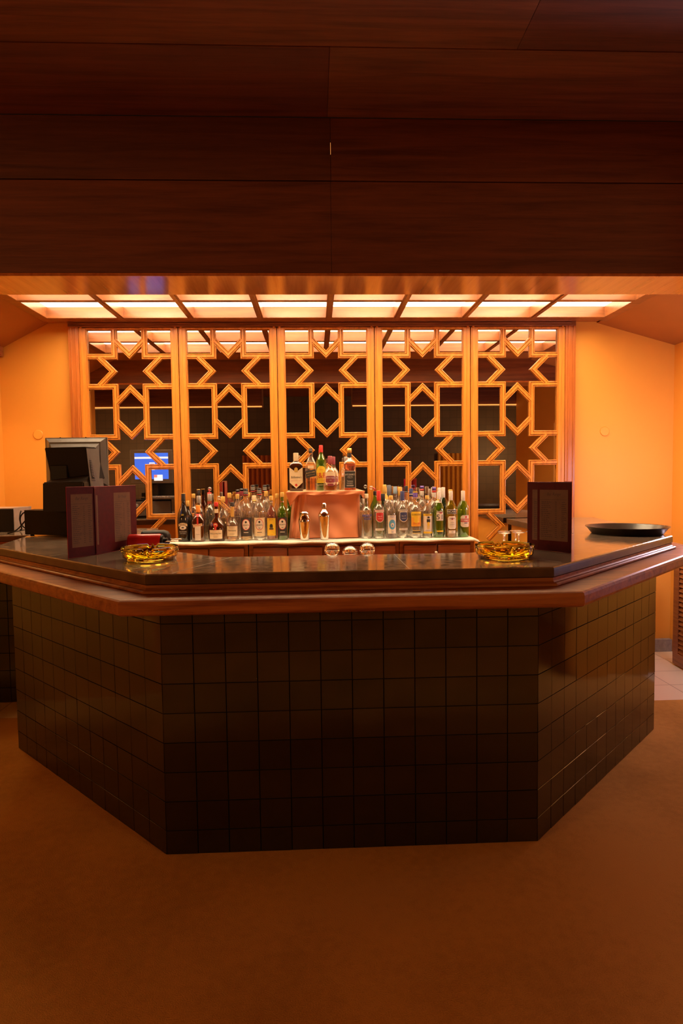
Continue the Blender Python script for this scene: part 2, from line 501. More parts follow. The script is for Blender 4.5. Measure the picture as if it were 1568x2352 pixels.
bm = bmesh.new(); box(bm, 1.9, 2.875, 2.60, 2.645, 0, 0.1); struct('baseboard_back', bm, M['stone_grey'])
bm = bmesh.new(); box(bm, -2.495, -2.46, 2.36, 2.64, 2.44, 2.52)
for k in range(3): box(bm, -2.46, -2.448, 2.38 + k * 0.08, 2.44 + k * 0.08, 2.45, 2.51)
setp(obj('trim_1', bm, M['louvre']), kind='structure')

# ceiling: long mahogany boards running across, then the deep fascia above the bar
bm = bmesh.new()
ys = [-6.0, -4.6, -3.9, -3.2, -2.5, -1.8, -1.1, -0.45, 0.20, 0.70]
random.seed(3)
for i in range(len(ys) - 1):
    y0, y1 = ys[i], ys[i + 1]
    cuts = {8: [0.03], 7: [0.79, -2.2]}.get(i, [random.uniform(-2, 2)])
    xs = [-6] + sorted(cuts) + [6]
    for k in range(len(xs) - 1):
        mi = {(8, 0): 0, (8, 1): 1, (7, 0): 1, (7, 1): 1, (7, 2): 0}.get((i, k), random.choice([0, 1, 2]))
        box(bm, xs[k] + 0.0004, xs[k + 1] - 0.0004, y0 + 0.003, y1 - 0.003, 3.20, 3.24, mi, 0.002)
box(bm, -6, 6, -6, 0.7, 3.245, 3.30, 2)
struct('ceiling', bm, [M['fascia'], M['fascia2'], M['fascia3']])

fas = thing('bulkhead', 'dark mahogany board bulkhead hanging above the bar with lacquered orange underside', 'bulkhead', (0, 0.7, 2.465))
bm = bmesh.new()
# lower boards (two lengths meeting at x=.042) and upper boards with a slit between them
box(bm, -2.49, 0.0415, 0, 0.02, 0.004, 0.437, 0, 0.002); box(bm, 0.0425, 2.87, 0, 0.02, 0.004, 0.437, 0, 0.002)
box(bm, -2.49, 0.0432, 0, 0.02, 0.443, 0.735, 2, 0.002); box(bm, 0.0452, 2.87, 0, 0.02, 0.443, 0.735, 0, 0.002)
box(bm, 0.0432, 0.0452, 0.003, 0.018, 0.443, 0.565, 2); box(bm, 0.0432, 0.0452, 0.003, 0.018, 0.636, 0.735, 2)
obj('front_boards', bm, [M['fascia'], M['fascia2'], M['fascia3']], fas)
bm = bmesh.new(); box(bm, -2.49, 2.87, -0.004, 0.31, -0.012, 0.003, 0, 0.002)
obj('underside', bm, M['soffit'], fas)
bm = bmesh.new(); box(bm, -2.49, 2.87, 0.285, 0.31, 0.003, 0.735); obj('rear_board', bm, M['fascia2'], fas)
bm = bmesh.new(); box(bm, 0.02, 0.07, 0.06, 0.07, 0.55, 0.65)
obj('slit_glow_plate', bm, emis('slit_plate_glow', (1.0, 0.35, 0.08), 1.2), fas)  # added glowing plate that makes the slit look lit from inside

# ceiling of the bar alcove: flat rim, sloped sides
bm = bmesh.new()
box(bm, -2.06, 2.24, 1.013, 1.379, 2.70, 2.72)
box(bm, -2.12, 2.24, 2.52, 2.645, 2.70, 2.72)
struct('ceiling', bm, M['slope'])
bm = bmesh.new()
for (xa, za, xb, zb) in ((-2.085, 2.712, -2.494, 2.495), (2.235, 2.690, 2.878, 2.512)):
    a = [(xa, 1.013, za), (xb, 1.013, zb), (xb, 2.644, zb), (xa, 2.644, za)]
    quad(bm, a); quad(bm, [(x, y, z + 0.02) for x, y, z in a[::-1]])
struct('ceiling', bm, M['slope'])

# luminous grid
gx = [-2.06, -1.486, -0.967, -0.449, 0.068, 0.584, 1.105, 1.636, 2.225]
gy = [1.41, 1.975, 2.515]
grid = thing('light_ceiling', 'wood-framed grid of glowing frosted panes set in the ceiling above the bar', 'ceiling light', (0, 0, 2.68))
bm = bmesh.new()
for gy0, gy1 in ((1.41, 1.50), (1.95, 1.995), (2.42, 2.52)):
    box(bm, -2.06, 2.225, gy0, gy1, 0, 0.085, 0, 0.003)
for i, x in enumerate(gx):
    w = 0.024 if 0 < i < 8 else 0.035
    box(bm, x - w, x + w, 1.41, 2.52, -0.0015, 0.085, 0, 0.003)
for i, x in enumerate(gx):      # small raised bead under every cross bar
    if 0 < i < 8: box(bm, x - 0.011, x + 0.011, 1.5, 2.43, -0.006, 0.0, 0, 0.002)
box(bm, -2.11, -2.06, 1.38, 2.55, 0.006, 0.03, 0, 0.003); box(bm, 2.225, 2.275, 1.38, 2.55, 0.0, 0.024, 0, 0.003)
obj('wooden_grid', bm, M['grid'], grid)
for i in range(8):
    for j in range(2):
        bm = bmesh.new()
        quad(bm, [(gx[i] + .02, gy[j] + .02, 0.083), (gx[i + 1] - .02, gy[j] + .02, 0.083), (gx[i + 1] - .02, gy[j + 1], 0.083), (gx[i] + .02, gy[j + 1], 0.083)])
        obj('glass_pane', bm, M['pane'], grid)
bm = bmesh.new()
box(bm, -2.1, 2.27, 1.40, 2.54, 0.30, 0.32); box(bm, -2.1, -2.08, 1.40, 2.54, 0.086, 0.30); box(bm, 2.25, 2.27, 1.40, 2.54, 0.086, 0.30)
box(bm, -2.1, 2.27, 1.38, 1.40, 0.086, 0.32); box(bm, -2.1, 2.27, 2.54, 2.56, 0.086, 0.32)
obj('lamp_box', bm, M['white_box'], grid)
tubes = [(-1.66, 2.16), (-1.2, 2.17), (-0.22, 2.16), (0.36, 2.16), (0.76, 2.17), (1.42, 2.2), (1.80, 2.14),
         (-1.3, 1.66), (-0.72, 1.66), (-0.2, 1.66), (0.34, 1.66), (0.95, 1.66), (1.5, 1.66)]
for x, y in tubes:
    l = area_lamp('tube_light', (x, y, 2.68 + 0.16), (0, 0, 0), 0.30, 0.05, TUBE_W, (1.0, 0.76, 0.48))

# ------------------------------------------------------------------ mirrored lattice wall
HONEY_PROF = [(-0.0215, 0.0), (-0.0215, 0.014), (-0.018, 0.019), (-0.0135, 0.019), (-0.0115, 0.007), (-0.0085, 0.022), (0.0085, 0.022), (0.0115, 0.007), (0.0135, 0.019), (0.018, 0.019), (0.0215, 0.014), (0.0215, 0.0)]


def sweep_xz(bm, pts, prof, closed=False):
    """moulded bar along 2D (x,z) polyline; profile (side offset, protrusion towards -y)"""
    n = len(pts); P = [Vector(p) for p in pts]; V = []
    for i in range(n):
        if closed: d0, d1 = P[i] - P[i - 1], P[(i + 1) % n] - P[i]
        else:
            d0 = P[i] - P[i - 1] if i else P[1] - P[0]
            d1 = P[i + 1] - P[i] if i < n - 1 else P[-1] - P[-2]
        n0 = Vector((-d0.y, d0.x)).normalized(); n1 = Vector((-d1.y, d1.x)).normalized()
        m = (n0 + n1).normalized(); k = 1 / max(0.25, m.dot(n0))
        V.append([bm.verts.new((P[i].x + m.x * o * k, -h, P[i].y + m.y * o * k)) for o, h in prof])
    R = range(n) if closed else range(n - 1)
    for i in R:
        a, b = V[i], V[(i + 1) % n]
        for j in range(len(prof) - 1): bm.faces.new((a[j], a[j + 1], b[j + 1], b[j]))
        bm.faces.new((a[-1], a[0], b[0], b[-1]))
    if not closed: bm.faces.new(V[0]); bm.faces.new(V[-1][::-1])


ZT = 2.655


def lattice_bm():
    bm = bmesh.new(); S = 0.325; B = 0.1165; hb = 0.0215
    # top row: L shapes from header down and out to the stiles
    zt1 = 2.432
    for s in (-1, 1):
        sweep_xz(bm, [(s * B, ZT + 0.01), (s * B, zt1), (s * (S + 0.02), zt1)], HONEY_PROF)
    # top V
    sweep_xz(bm, [(-B, 2.4435 + B), (0, 2.4435), (B, 2.4435 + B)], HONEY_PROF)
    zb = 2.2; per = 0.627; k = 0
    arrows = [2.317]
    while zb > 0.95:
        z0, z1 = zb, zb - 0.392
        if z1 > 0.74:
            for s in (-1, 1):
                sweep_xz(bm, [(s * (S + .02), z0), (s * B, z0), (s * B, z1), (s * (S + .02), z1)], HONEY_PROF)
            sweep_xz(bm, [(-B, z0 - 0.014 - B), (0, z0 - 0.014), (B, z0 - 0.014 - B)], HONEY_PROF)
            sweep_xz(bm, [(-B, z1 + 0.010 + B), (0, z1 + 0.010), (B, z1 + 0.010 + B)], HONEY_PROF)
            arrows.append(z1 - 0.1175)
        else:
            for s in (-1, 1):
                sweep_xz(bm, [(s * (S + .02), z0), (s * B, z0), (s * B, 0.74)], HONEY_PROF)
            sweep_xz(bm, [(-B, z0 - 0.014 - B), (0, z0 - 0.014), (B, z0 - 0.014 - B)], HONEY_PROF)
        zb -= per
    for za in arrows:
        for s in (-1, 1):
            sweep_xz(bm, [(s * (0.128 + 0.108), za + 0.108), (s * 0.128, za), (s * (0.128 + 0.108), za - 0.108)], HONEY_PROF)
    return bm


Yf = 2.62
panel_labels = [
    'lattice mirror panel at the far left, behind the till monitor and the open menu',
    'lattice mirror panel second from the left, behind the rum and cognac bottles',
    'middle lattice mirror panel, behind the cloth-draped riser with whisky bottles',
    'lattice mirror panel second from the right, behind the vodka and gin bottles',
    'lattice mirror panel at the far right, behind the standing burgundy menu']
lat_me = None
for k in range(5):
    cx = -1.484 + 0.765 * k
    t = thing('mirror_panel', panel_labels[k], 'mirror panel', (cx, Yf, 0), 0, 'lattice mirror panels behind the bar')
    if k == 0:
        bm = bmesh.new(); quad(bm, [(-0.34, 0, 0.72), (0.34, 0, 0.72), (0.34, 0, ZT), (-0.34, 0, ZT)])
        g0 = obj('mirror_glass', bm, M['mirror'], t)
        l0 = smooth_by_angle(obj('lattice', lattice_bm(), M['honey_z'], t), 0.3)
        bm = bmesh.new()
        for s in (-1, 1):
            x0, x1 = sorted((s * 0.325, s * 0.3795))
            box(bm, x0, x1, -0.028, 0.0015, 0.70, 2.65, 0, 0.003)
            xa, xb = sorted((s * 0.319, s * 0.333)); box(bm, xa, xb, -0.020, 0.0, 0.72, 2.65, 0, 0.003)
            xa, xb = sorted((s * 0.352, s * 0.368)); box(bm, xa, xb, -0.031, 0.0, 0.70, 2.66, 0, 0.002)
        box(bm, -0.33, 0.33, -0.026, 0.0015, 2.636, 2.652, 0, 0.003); box(bm, -0.33, 0.33, -0.026, 0.0015, 0.70, 0.76, 0, 0.003)
        f0 = obj('frame', bm, M['honey_z'], t)
        protos = (g0, l0, f0)
    else:
        for p_ in protos:
            c = p_.copy(); C.objects.link(c); c.parent = t
cas = thing('screen_surround', 'honey wood surround with moulded header framing the five mirror panels', 'wooden surround', (0, Yf, 0))
for x0, x1 in ((-1.942, -1.8645), (1.9565, 2.04)):
    bm = bmesh.new()
    box(bm, x0, x1, -0.034, 0.022, 0.1, 2.70, 0, 0.003)
    w = x1 - x0
    for fx in (0.22, 0.72):
        box(bm, x0 + w * fx, x0 + w * (fx + 0.12), -0.040, 0, 0.1, 2.655, 0, 0.003)
    obj('side_casing', bm, M['honey_dark'], cas)
bm = bmesh.new()
box(bm, -1.942, 2.04, -0.036, 0.022, 2.655, 2.712, 0, 0.003); box(bm, -1.90, 2.0, -0.046, 0, 2.690, 2.70, 0, 0.003); box(bm, -1.90, 2.0, -0.043, 0, 2.676, 2.684, 0, 0.002)
obj('header', bm, M['header'], cas)
bm = bmesh.new()
box(bm, -1.94, 2.04, 0.002, 0.022, 0.1, 2.66); obj('backing_board', bm, M['header'], cas)

for x, lb in ((-2.219, 'round blank cover plate on the ochre wall left of the mirror panels, above the monitor'),
              (2.307, 'round blank cover plate on the ochre wall right of the mirror panels')):
    bm = bmesh.new(); lathe(bm, [(0.038, 0), (0.038, 0.004), (0.034, 0.008), (0.006, 0.0085)], 32)
    bmesh.ops.rotate(bm, verts=bm.verts, cent=(0, 0, 0), matrix=Matrix.Rotation(PI / 2, 3, 'X'))
    o = obj('cover_plate', bm, M['cover'], None, False); smooth_by_angle(o)
    o.location = (x, 2.645, 1.836 if x < 0 else 1.82)
    setp(o, lb, 'cover plate', 'round cover plates')

# ------------------------------------------------------------------ the bar counter
PATH = [(-2.49, 1.80), (-1.845, 1.80), (-1.715, 1.057), (-0.658, 0.0), (0.8205, 0.0), (1.878, 1.057), (2.118, 2.540)]
ZC = 1.125
bar = thing('bar_counter', 'angled bar counter clad in dark brown glazed tiles with a wooden elbow rail', 'bar counter', (0, 0, 0))
inner = [(1.52, 2.575), (1.52, 1.266), (0.66, 0.39), (-0.50, 0.39), (-1.20, 1.10), (-1.20, 2.10), (-2.49, 2.30)]
bm = bmesh.new(); prism(bm, [(x, y) for x, y in offset_path(PATH, -0.012)] + inner, 0.0, 1.083)
obj('core', bm, M['wall'], bar)


def tiled(name, A, B, label=None, seed=1, ncol=12):
    A = Vector((*A, 0)); B = Vector((*B, 0)); L = (B - A).length; d = (B - A).normalized(); nrm = Vector((d.y, -d.x, 0))
    random.seed(seed); bm = bmesh.new()
    zs = [0.0, 0.098, 0.215, 0.332, 0.450, 0.567, 0.684, 0.802, 0.920, 1.0]
    g = 0.0013
    band = [3, 1, 0, 1, 2, 1, 2, 1, 2]
    for r in range(len(zs) - 1):
        rowt = random.uniform(-0.004, 0.004)
        for c in range(ncol):
            a, b = L * c / ncol + g, L * (c + 1) / ncol - g; z0, z1 = zs[r] + g, zs[r + 1] - g
            tx, tz = random.uniform(-1, 1) * 0.0005, random.uniform(-1, 1) * 0.0005 + rowt * 0.15
            vs = []
            for (u, z) in ((a, z0), (b, z0), (b, z1), (a, z1)):
                dep = 0.0 + tx * (1 if u == b else -1) + tz * (1 if z == z1 else -1)
                vs.append((A + d * u + nrm * dep + Vector((0, 0, z)), A + d * u + nrm * -0.012 + Vector((0, 0, z))))
            mi = band[r] if random.random() < 0.72 else random.randrange(4)
            e = 0.0007
            fr = []
            cu, cz = (a + b) / 2, (z0 + z1) / 2
            for (p, q), (u, z) in zip(vs, ((a, z0), (b, z0), (b, z1), (a, z1))):
                fr.append(bm.verts.new(p - d * e * (1 if u == b else -1) - Vector((0, 0, e * (1 if z == z1 else -1)))))
            ed = [bm.verts.new(p - nrm * 0.0012) for p, q in vs]; bk = [bm.verts.new(q) for p, q in vs]
            bm.faces.new(fr).material_index = mi
            for i in range(4):
                j = (i + 1) % 4
                bm.faces.new((fr[i], ed[i], ed[j], fr[j])).material_index = mi
                bm.faces.new((ed[i], bk[i], bk[j], ed[j])).material_index = mi
    q = [A - nrm * 0.0045, B - nrm * 0.0045]
    quad(bm, [q[0], q[1], q[1] + Vector((0, 0, 1.0)), q[0] + Vector((0, 0, 1.0))], 4)
    o = obj(name, bm, M['tiles'] + [M['grout']], bar)
    for p in o.data.polygons: p.use_smooth = False
    return o


tiled('tiled_front', PATH[3], PATH[4], seed=2)
tiled('tiled_side', PATH[2], PATH[3], seed=3)
tiled('tiled_side', PATH[4], PATH[5], seed=4)
tiled('tiled_side', PATH[1], PATH[2], seed=5, ncol=6)
tiled('tiled_side', PATH[0], PATH[1], seed=6, ncol=5)
tiled('tiled_side', PATH[5], PATH[6], seed=7, ncol=13)

SW = PATH
bm = bmesh.new()
sweep(bm, SW, [(-0.01, 1.000), (0.205, 0.997), (0.214, 1.003), (0.217, 1.012), (0.217, 1.040), (0.213, 1.050), (0.205, 1.054), (0.192, 1.0545), (0.188, 1.0525), (0.09, 1.0525), (-0.01, 1.0525)])
smooth_by_angle(obj('elbow_rail', bm, M['rail'], bar), 0.25)
bm = bmesh.new()
sweep(bm, SW, [(-0.01, 1.0525), (0.088, 1.0525), (0.093, 1.056), (0.093, 1.062), (0.086, 1.066), (0.078, 1.067), (0.072, 1.072), (0.072, 1.083), (-0.01, 1.083)])
smooth_by_angle(obj('rail_moulding', bm, M['rail'], bar), 0.3)
for P_, s in ((PATH[3], -1), (PATH[4], 1)):   # pale mitre joints in the rail
    bm = bmesh.new()
    a = offset_path(SW, 0.1)[3 if s < 0 else 4]; b = offset_path(SW, 0.2)[3 if s < 0 else 4]
    quad(bm, [(a[0] - .0012, a[1], 1.0532), (a[0] + .0012, a[1], 1.0532), (b[0] + .0012, b[1], 1.0532), (b[0] - .0012, b[1], 1.0532)])
    obj('mitre_joint', bm, M['joint'], bar)

# stone worktop
top = thing('countertop', 'polished grey-brown marble countertop following the angled bar', 'countertop', (0, 0, 0))
op = offset_path(SW, 0.076); op2 = offset_path(SW, 0.068)
inn = [(1.48, 2.575), (1.48, 1.25), (0.653, 0.405), (-0.49, 0.405), (-1.18, 1.095), (-1.18, 2.12), (-2.49, 2.32)]
bm = bmesh.new()
zz = [(0.070, 1.083, 1), (0.076, 1.088, 1), (0.076, 1.114, 1), (0.0745, 1.121, 0), (0.071, ZC, 0)]
rings = []
for off, z, mi in zz:
    o_ = offset_path(SW, off); o_[-1] = (o_[-1][0], 2.575)
    i_ = [(x, y) for x, y in inn]
    rings.append([bm.verts.new((x, y, z)) for x, y in o_ + i_])
n = len(rings[0])
for a, b, q in zip(rings, rings[1:], zz):
    for i in range(n): bm.faces.new((a[i], a[(i + 1) % n], b[(i + 1) % n], b[i])).material_index = q[2]
bm.faces.new(rings[0][::-1]); bm.faces.new(rings[-1])
obj('slab', bm, [M['stone'], M['stone_edge']], top)
bm = bmesh.new()


def strip(bm, a, b, z, w=0.0012):
    d = (Vector(b) - Vector(a)).normalized(); nn_ = Vector((-d.y, d.x)) * w
    quad(bm, [(a[0] - nn_.x, a[1] - nn_.y, z), (b[0] - nn_.x, b[1] - nn_.y, z), (b[0] + nn_.x, b[1] + nn_.y, z), (a[0] + nn_.x, a[1] + nn_.y, z)])


for a_, b_, w_ in (((-0.80, 0.055), (-0.50, 0.395), 0.0012), ((-0.595, -0.058), (-0.43, 0.40), 0.0012), ((0.30, -0.06), (0.30, 0.40), 0.0007), ((0.93, 0.05), (0.68, 0.42), 0.0008), ((-1.30, 0.56), (-1.0, 0.90), 0.0008)):
    bm = bmesh.new(); strip(bm, a_, b_, ZC + 0.0003, w_); obj('slab_joint', bm, M['joint'], top)

# under-counter shelf of dark wood with glass stand (behind the counter, at hand height)
t = thing('service_shelf', 'low stainless service shelf behind the counter front holding glasses', 'shelf', (0, 0, 0))
bm = bmesh.new(); box(bm, -0.45, 1.30, 0.43, 1.02, 1.030, 1.045, 0, 0.002)
for v in bm.verts: pass
obj('shelf_top', bm, M['steel'], t)
for x in (-0.40, 1.25):
    for y in (0.48, 0.97):
        bm = bmesh.new(); lathe(bm, [(0.015, 0), (0.015, 1.03)], 12, x, y); obj('leg', bm, M['steel'], t, True)

# ------------------------------------------------------------------ back cabinets under the mirrors
cab_units = [(-1.105, -0.545, 'brown back-bar cabinet with raised panel doors at the left end, under the liqueurs'),
             (-0.538, 0.020, 'brown back-bar cabinet second from the left, under the rum bottles'),
             (0.024, 0.552, 'brown back-bar cabinet third from the left, under the cocktail shakers and vodka'),
             (0.556, 1.105, 'brown back-bar cabinet at the right end with a small key in its door')]
for k, (x0, x1, lb) in enumerate(cab_units):
    t = thing('back_cabinet', lb, 'cabinet', (x0, 2.13, 0), 0, 'back-bar cabinets')
    w = x1 - x0
    bm = bmesh.new(); box(bm, 0, w, 0.02, 0.46, 0.08, 1.0, 0, 0.002); box(bm, 0, w, 0.0, 0.02, 0.982, 1.0, 0, 0.002)
    for xa, xb in ((0, 0.028), (w - 0.028, w), (w / 2 - 0.006, w / 2 + 0.006)): box(bm, xa, xb, 0.006, 0.03, 0.08, 0.985)
    box(bm, 0.02, w - 0.02, 0.05, 0.44, 0.0, 0.08)
    obj('carcass', bm, M['cab'], t)
    for s in (0, 1):
        a = 0.030 if s == 0 else w / 2 + 0.004; b = w / 2 - 0.004 if s == 0 else w - 0.030
        bm = bmesh.new(); box(bm, a, b, -0.014, 0.006, 0.10, 0.972, 0, 0.005)
        box(bm, a + 0.055, b - 0.055, -0.019, -0.012, 0.16, 0.90, 0, 0.005)
        d = obj('door', bm, M['cab'], t)
        if k == 3 and s == 0:
            bm = bmesh.new(); lathe(bm, [(0.006, 0), (0.006, 0.02), (0.009, 0.022), (0.009, 0.034), (0.004, 0.037)], 12)
            bmesh.ops.rotate(bm, verts=bm.verts, cent=(0, 0, 0), matrix=Matrix.Rotation(PI / 2, 3, 'X'))
            bmesh.ops.translate(bm, verts=bm.verts, vec=(b - 0.010, -0.014, 0.921)); obj('key', bm, M['c_white'], d, True)
# cloth runner on top of the cabinets
bm = bmesh.new()
nx, ny = 120, 14
V = [[None] * (ny + 1) for _ in range(nx + 1)]
for i in range(nx + 1):
    for j in range(ny + 1):
        x = -1.135 + 2.275 * i / nx; y = 2.108 + 0.482 * j / ny
        z = 1.0205 + 0.0012 * math.sin(x * 23 + 1) * math.sin(y * 9)
        if j == 0: y += 0.004 * math.sin(x * 31); z -= 0.0075 + 0.003 * math.sin(x * 19)
        if x > 1.105: z -= (x - 1.105) * 0.5; y += 0.006 * math.sin(j * 2.1)
        if x < -1.11: z -= 0.006
        V[i][j] = bm.verts.new((x, y, z - 0.002))
for i in range(nx):
    for j in range(ny): bm.faces.new((V[i][j], V[i + 1][j], V[i + 1][j + 1], V[i][j + 1]))
r = bmesh.ops.extrude_face_region(bm, geom=list(bm.faces))
bmesh.ops.translate(bm, verts=[v for v in r['geom'] if isinstance(v, bmesh.types.BMVert)], vec=(0, 0, -0.012))
o = obj('cloth_runner', bm, M['cloth_w'], None, True); setp(o, 'cream cloth runner spread over the back-bar cabinets under the bottles', 'cloth')

# riser draped in salmon cloth
rs = thing('bottle_riser', 'box riser draped in salmon cloth holding the top row of whisky bottles', 'display riser', (0.02, 2.39, 1.0195))
bm = bmesh.new(); box(bm, -0.285, 0.285, -0.175, 0.185, 0.340, 0.3535, 0, 0.003); obj('top_board', bm, M['board'], rs)
bm = bmesh.new(); box(bm, -0.185, 0.215, -0.09, 0.17, 0.0, 0.339); obj('box', bm, M['board'], rs)
bm = bmesh.new()
nx, nz = 80, 40
V = []
for i in range(nx + 1):
    col = []
    u = i / nx
    for j in range(nz + 1):
        v = j / nz
        x = -0.242 + 0.50 * u; z = 0.338 - 0.334 * v
        y = -0.145
        y -= 0.010 * math.sin((u * 1.1 + v * 0.9) * 9) * v * (1 - 0.3 * u)
        y -= 0.008 * math.sin((u - v * 0.55) * 15 + 1) * (0.2 + v)
        if u < 0.22:
            k = (0.22 - u) / 0.22
            y += 0.018 * math.sin(u * 95 + v * 3) * k; x -= 0.035 * k * v
            y += 0.05 * k * k
        if u > 0.96: y += (u - 0.96) * 1.2
        col.append(bm.verts.new((x, y, z)))
    V.append(col)
for i in range(nx):
    for j in range(nz): bm.faces.new((V[i][j], V[i + 1][j], V[i + 1][j + 1], V[i][j + 1]))
r = bmesh.ops.extrude_face_region(bm, geom=list(bm.faces))
bmesh.ops.translate(bm, verts=[v for v in r['geom'] if isinstance(v, bmesh.types.BMVert)], vec=(0, 0.003, 0))
obj('drape', bm, M['salmon'], rs, True)
bm = bmesh.new()   # folded edge of the cloth hanging over the board
V = []
for i in range(nx + 1):
    u = i / nx; col = []
    for j in range(11):
        v = j / 10
        x = -0.292 + 0.584 * u
        drop = 0.026 + 0.004 * math.sin(u * 20) + (0.085 * max(0, 1 - u / 0.16) ** 1.3) + 0.03 * max(0, (u - 0.95) / 0.05)
        y = -0.181 + 0.006 * math.sin(u * 26 + v * 2) * v + (0.03 * v * max(0, 1 - u / 0.16))
        x += 0.03 * v * max(0, 1 - u / 0.16) - 0.012 * v * max(0, (u - 0.95) / 0.05)
        col.append(bm.verts.new((x, y, 0.352 - drop * v)))
    V.append(col)
for i in range(nx):
    for j in range(10): bm.faces.new((V[i][j], V[i + 1][j], V[i + 1][j + 1], V[i][j + 1]))
r = bmesh.ops.extrude_face_region(bm, geom=list(bm.faces))
bmesh.ops.translate(bm, verts=[v for v in r['geom'] if isinstance(v, bmesh.types.BMVert)], vec=(0, 0.003, 0))
obj('cloth_edge', bm, M['salmon'], rs, True)

# ------------------------------------------------------------------ bottles
PROF = {
    # (z fraction, radius fraction, superellipse power)
    'slim': [(0, .93, 2), (.012, 1, 2), (.56, 1, 2), (.62, .93, 2), (.68, .72, 2), (.74, .45, 2), (.79, .33, 2), (.90, .31, 2), (1, .31, 2)],
    'round': [(0, .93, 2), (.012, 1, 2), (.54, 1, 2), (.60, .95, 2), (.655, .78, 2), (.70, .52, 2), (.73, .36, 2), (.80, .31, 2), (1, .31, 2)],
    'wine': [(0, .93, 2), (.012, 1, 2), (.58, 1, 2), (.65, .94, 2), (.72, .74, 2), (.78, .50, 2), (.83, .36, 2), (.90, .32, 2), (1, .32, 2)],
    'baileys': [(0, .90, 2), (.015, .95, 2), (.30, 1, 2), (.48, 1, 2), (.58, .88, 2), (.66, .66, 2), (.74, .42, 2), (.80, .31, 2), (1, .29, 2)],
    'square': [(0, .95, 7), (.012, 1, 8), (.62, 1, 8), (.67, .95, 6), (.71, .78, 3.5), (.75, .5, 2.4), (.78, .36, 2), (.86, .32, 2), (1, .32, 2)],
    'cointreau': [(0, .95, 7), (.012, 1, 8), (.55, .97, 8), (.62, .86, 6), (.70, .55, 3), (.76, .36, 2), (.84, .32, 2), (1, .30, 2)],
    'ballantine': [(0, .97, 6), (.012, 1, 7), (.64, 1, 7), (.70, .93, 5), (.745, .74, 3), (.775, .42, 2), (.80, .34, 2), (1, .34, 2)],
    'squat': [(0, .85, 2), (.02, .95, 2), (.12, 1, 2), (.30, 1, 2), (.42, .90, 2), (.50, .66, 2), (.56, .40, 2), (.62, .25, 2), (.80, .22, 2), (1, .20, 2)],
    'cognac': [(0, .93, 2), (.015, 1, 2), (.34, .99, 2), (.44, .90, 2), (.50, .62, 2), (.56, .36, 2), (.62, .28, 2), (.80, .26, 2), (1, .25, 2)],
    'chivas': [(0, .96, 2.6), (.015, 1, 2.6), (.30, 1, 2.5), (.46, .98, 2.2), (.56, .84, 2), (.63, .58, 2), (.68, .38, 2), (.76, .32, 2), (1, .32, 2)],
    'jw': [(0, .95, 7), (.012, 1, 8), (.56, .97, 8), (.64, .90, 5), (.74, .62, 2.5), (.81, .38, 2), (.86, .34, 2), (1, .34, 2)],
}
DZ = {'jw': .9, 'ballantine': .55, 'gm': .75}


def prof_r(kind, zf):
    P = PROF[kind]
    for (a, ra, pa), (b, rb, pb) in zip(P, P[1:]):
        if a <= zf <= b: return ra + (rb - ra) * (zf - a) / (b - a)
    return P[-1][1]


def wrap(bm, R, lift, tilt=0.0, z0=0.0, flat=False):
    for v in bm.verts:
        x, z, d = v.co.x, v.co.y, v.co.z
        ct, st = math.cos(tilt), math.sin(tilt); x, z = x * ct - z * st, x * st + z * ct
        if flat: v.co = Vector((x, -(R + lift), z + z0))
        else:
            a = x / R; v.co = Vector(((R + lift) * math.sin(a), -(R + lift) * math.cos(a), z + z0))


def shape2d(kind, w, h, n=20):
    """label outlines as vertical strips"""
    bm = bmesh.new(); cols = []
    for i in range(n + 1):
        x = -w / 2 + w * i / n; q = min(1, abs(2 * x / w))
        if kind == 'oval': t = h / 2 * math.sqrt(max(0, 1 - q * q)); b = -t
        elif kind == 'shield': t = h / 2 * (1 - 0.10 * q ** 4); b = -h / 2 + h * 0.28 * q ** 2.2
        elif kind == 'arch': t = h / 2 - h * 0.32 * q ** 3; b = -h / 2
        elif kind == 'chevron': t = h * 0.30 + h * 0.2 * q; b = -h * 0.42 + h * 0.26 * q
        elif kind == 'badge': t = h / 2 - h * 0.16 * q ** 6; b = -h / 2 + h * 0.14 * q ** 6
        elif kind == 'band': t = h / 2 - h * 0.5 * q * q; b = -h / 2 - h * 0.5 * q * q
        else: t, b = h / 2, -h / 2
        cols.append((bm.verts.new((x, b, 0)), bm.verts.new((x, t, 0))))
    for a, b in zip(cols, cols[1:]):
        try: bm.faces.new((a[0], b[0], b[1], a[1]))
        except ValueError: pass
    bmesh.ops.remove_doubles(bm, verts=bm.verts, dist=1e-6)
    return bm


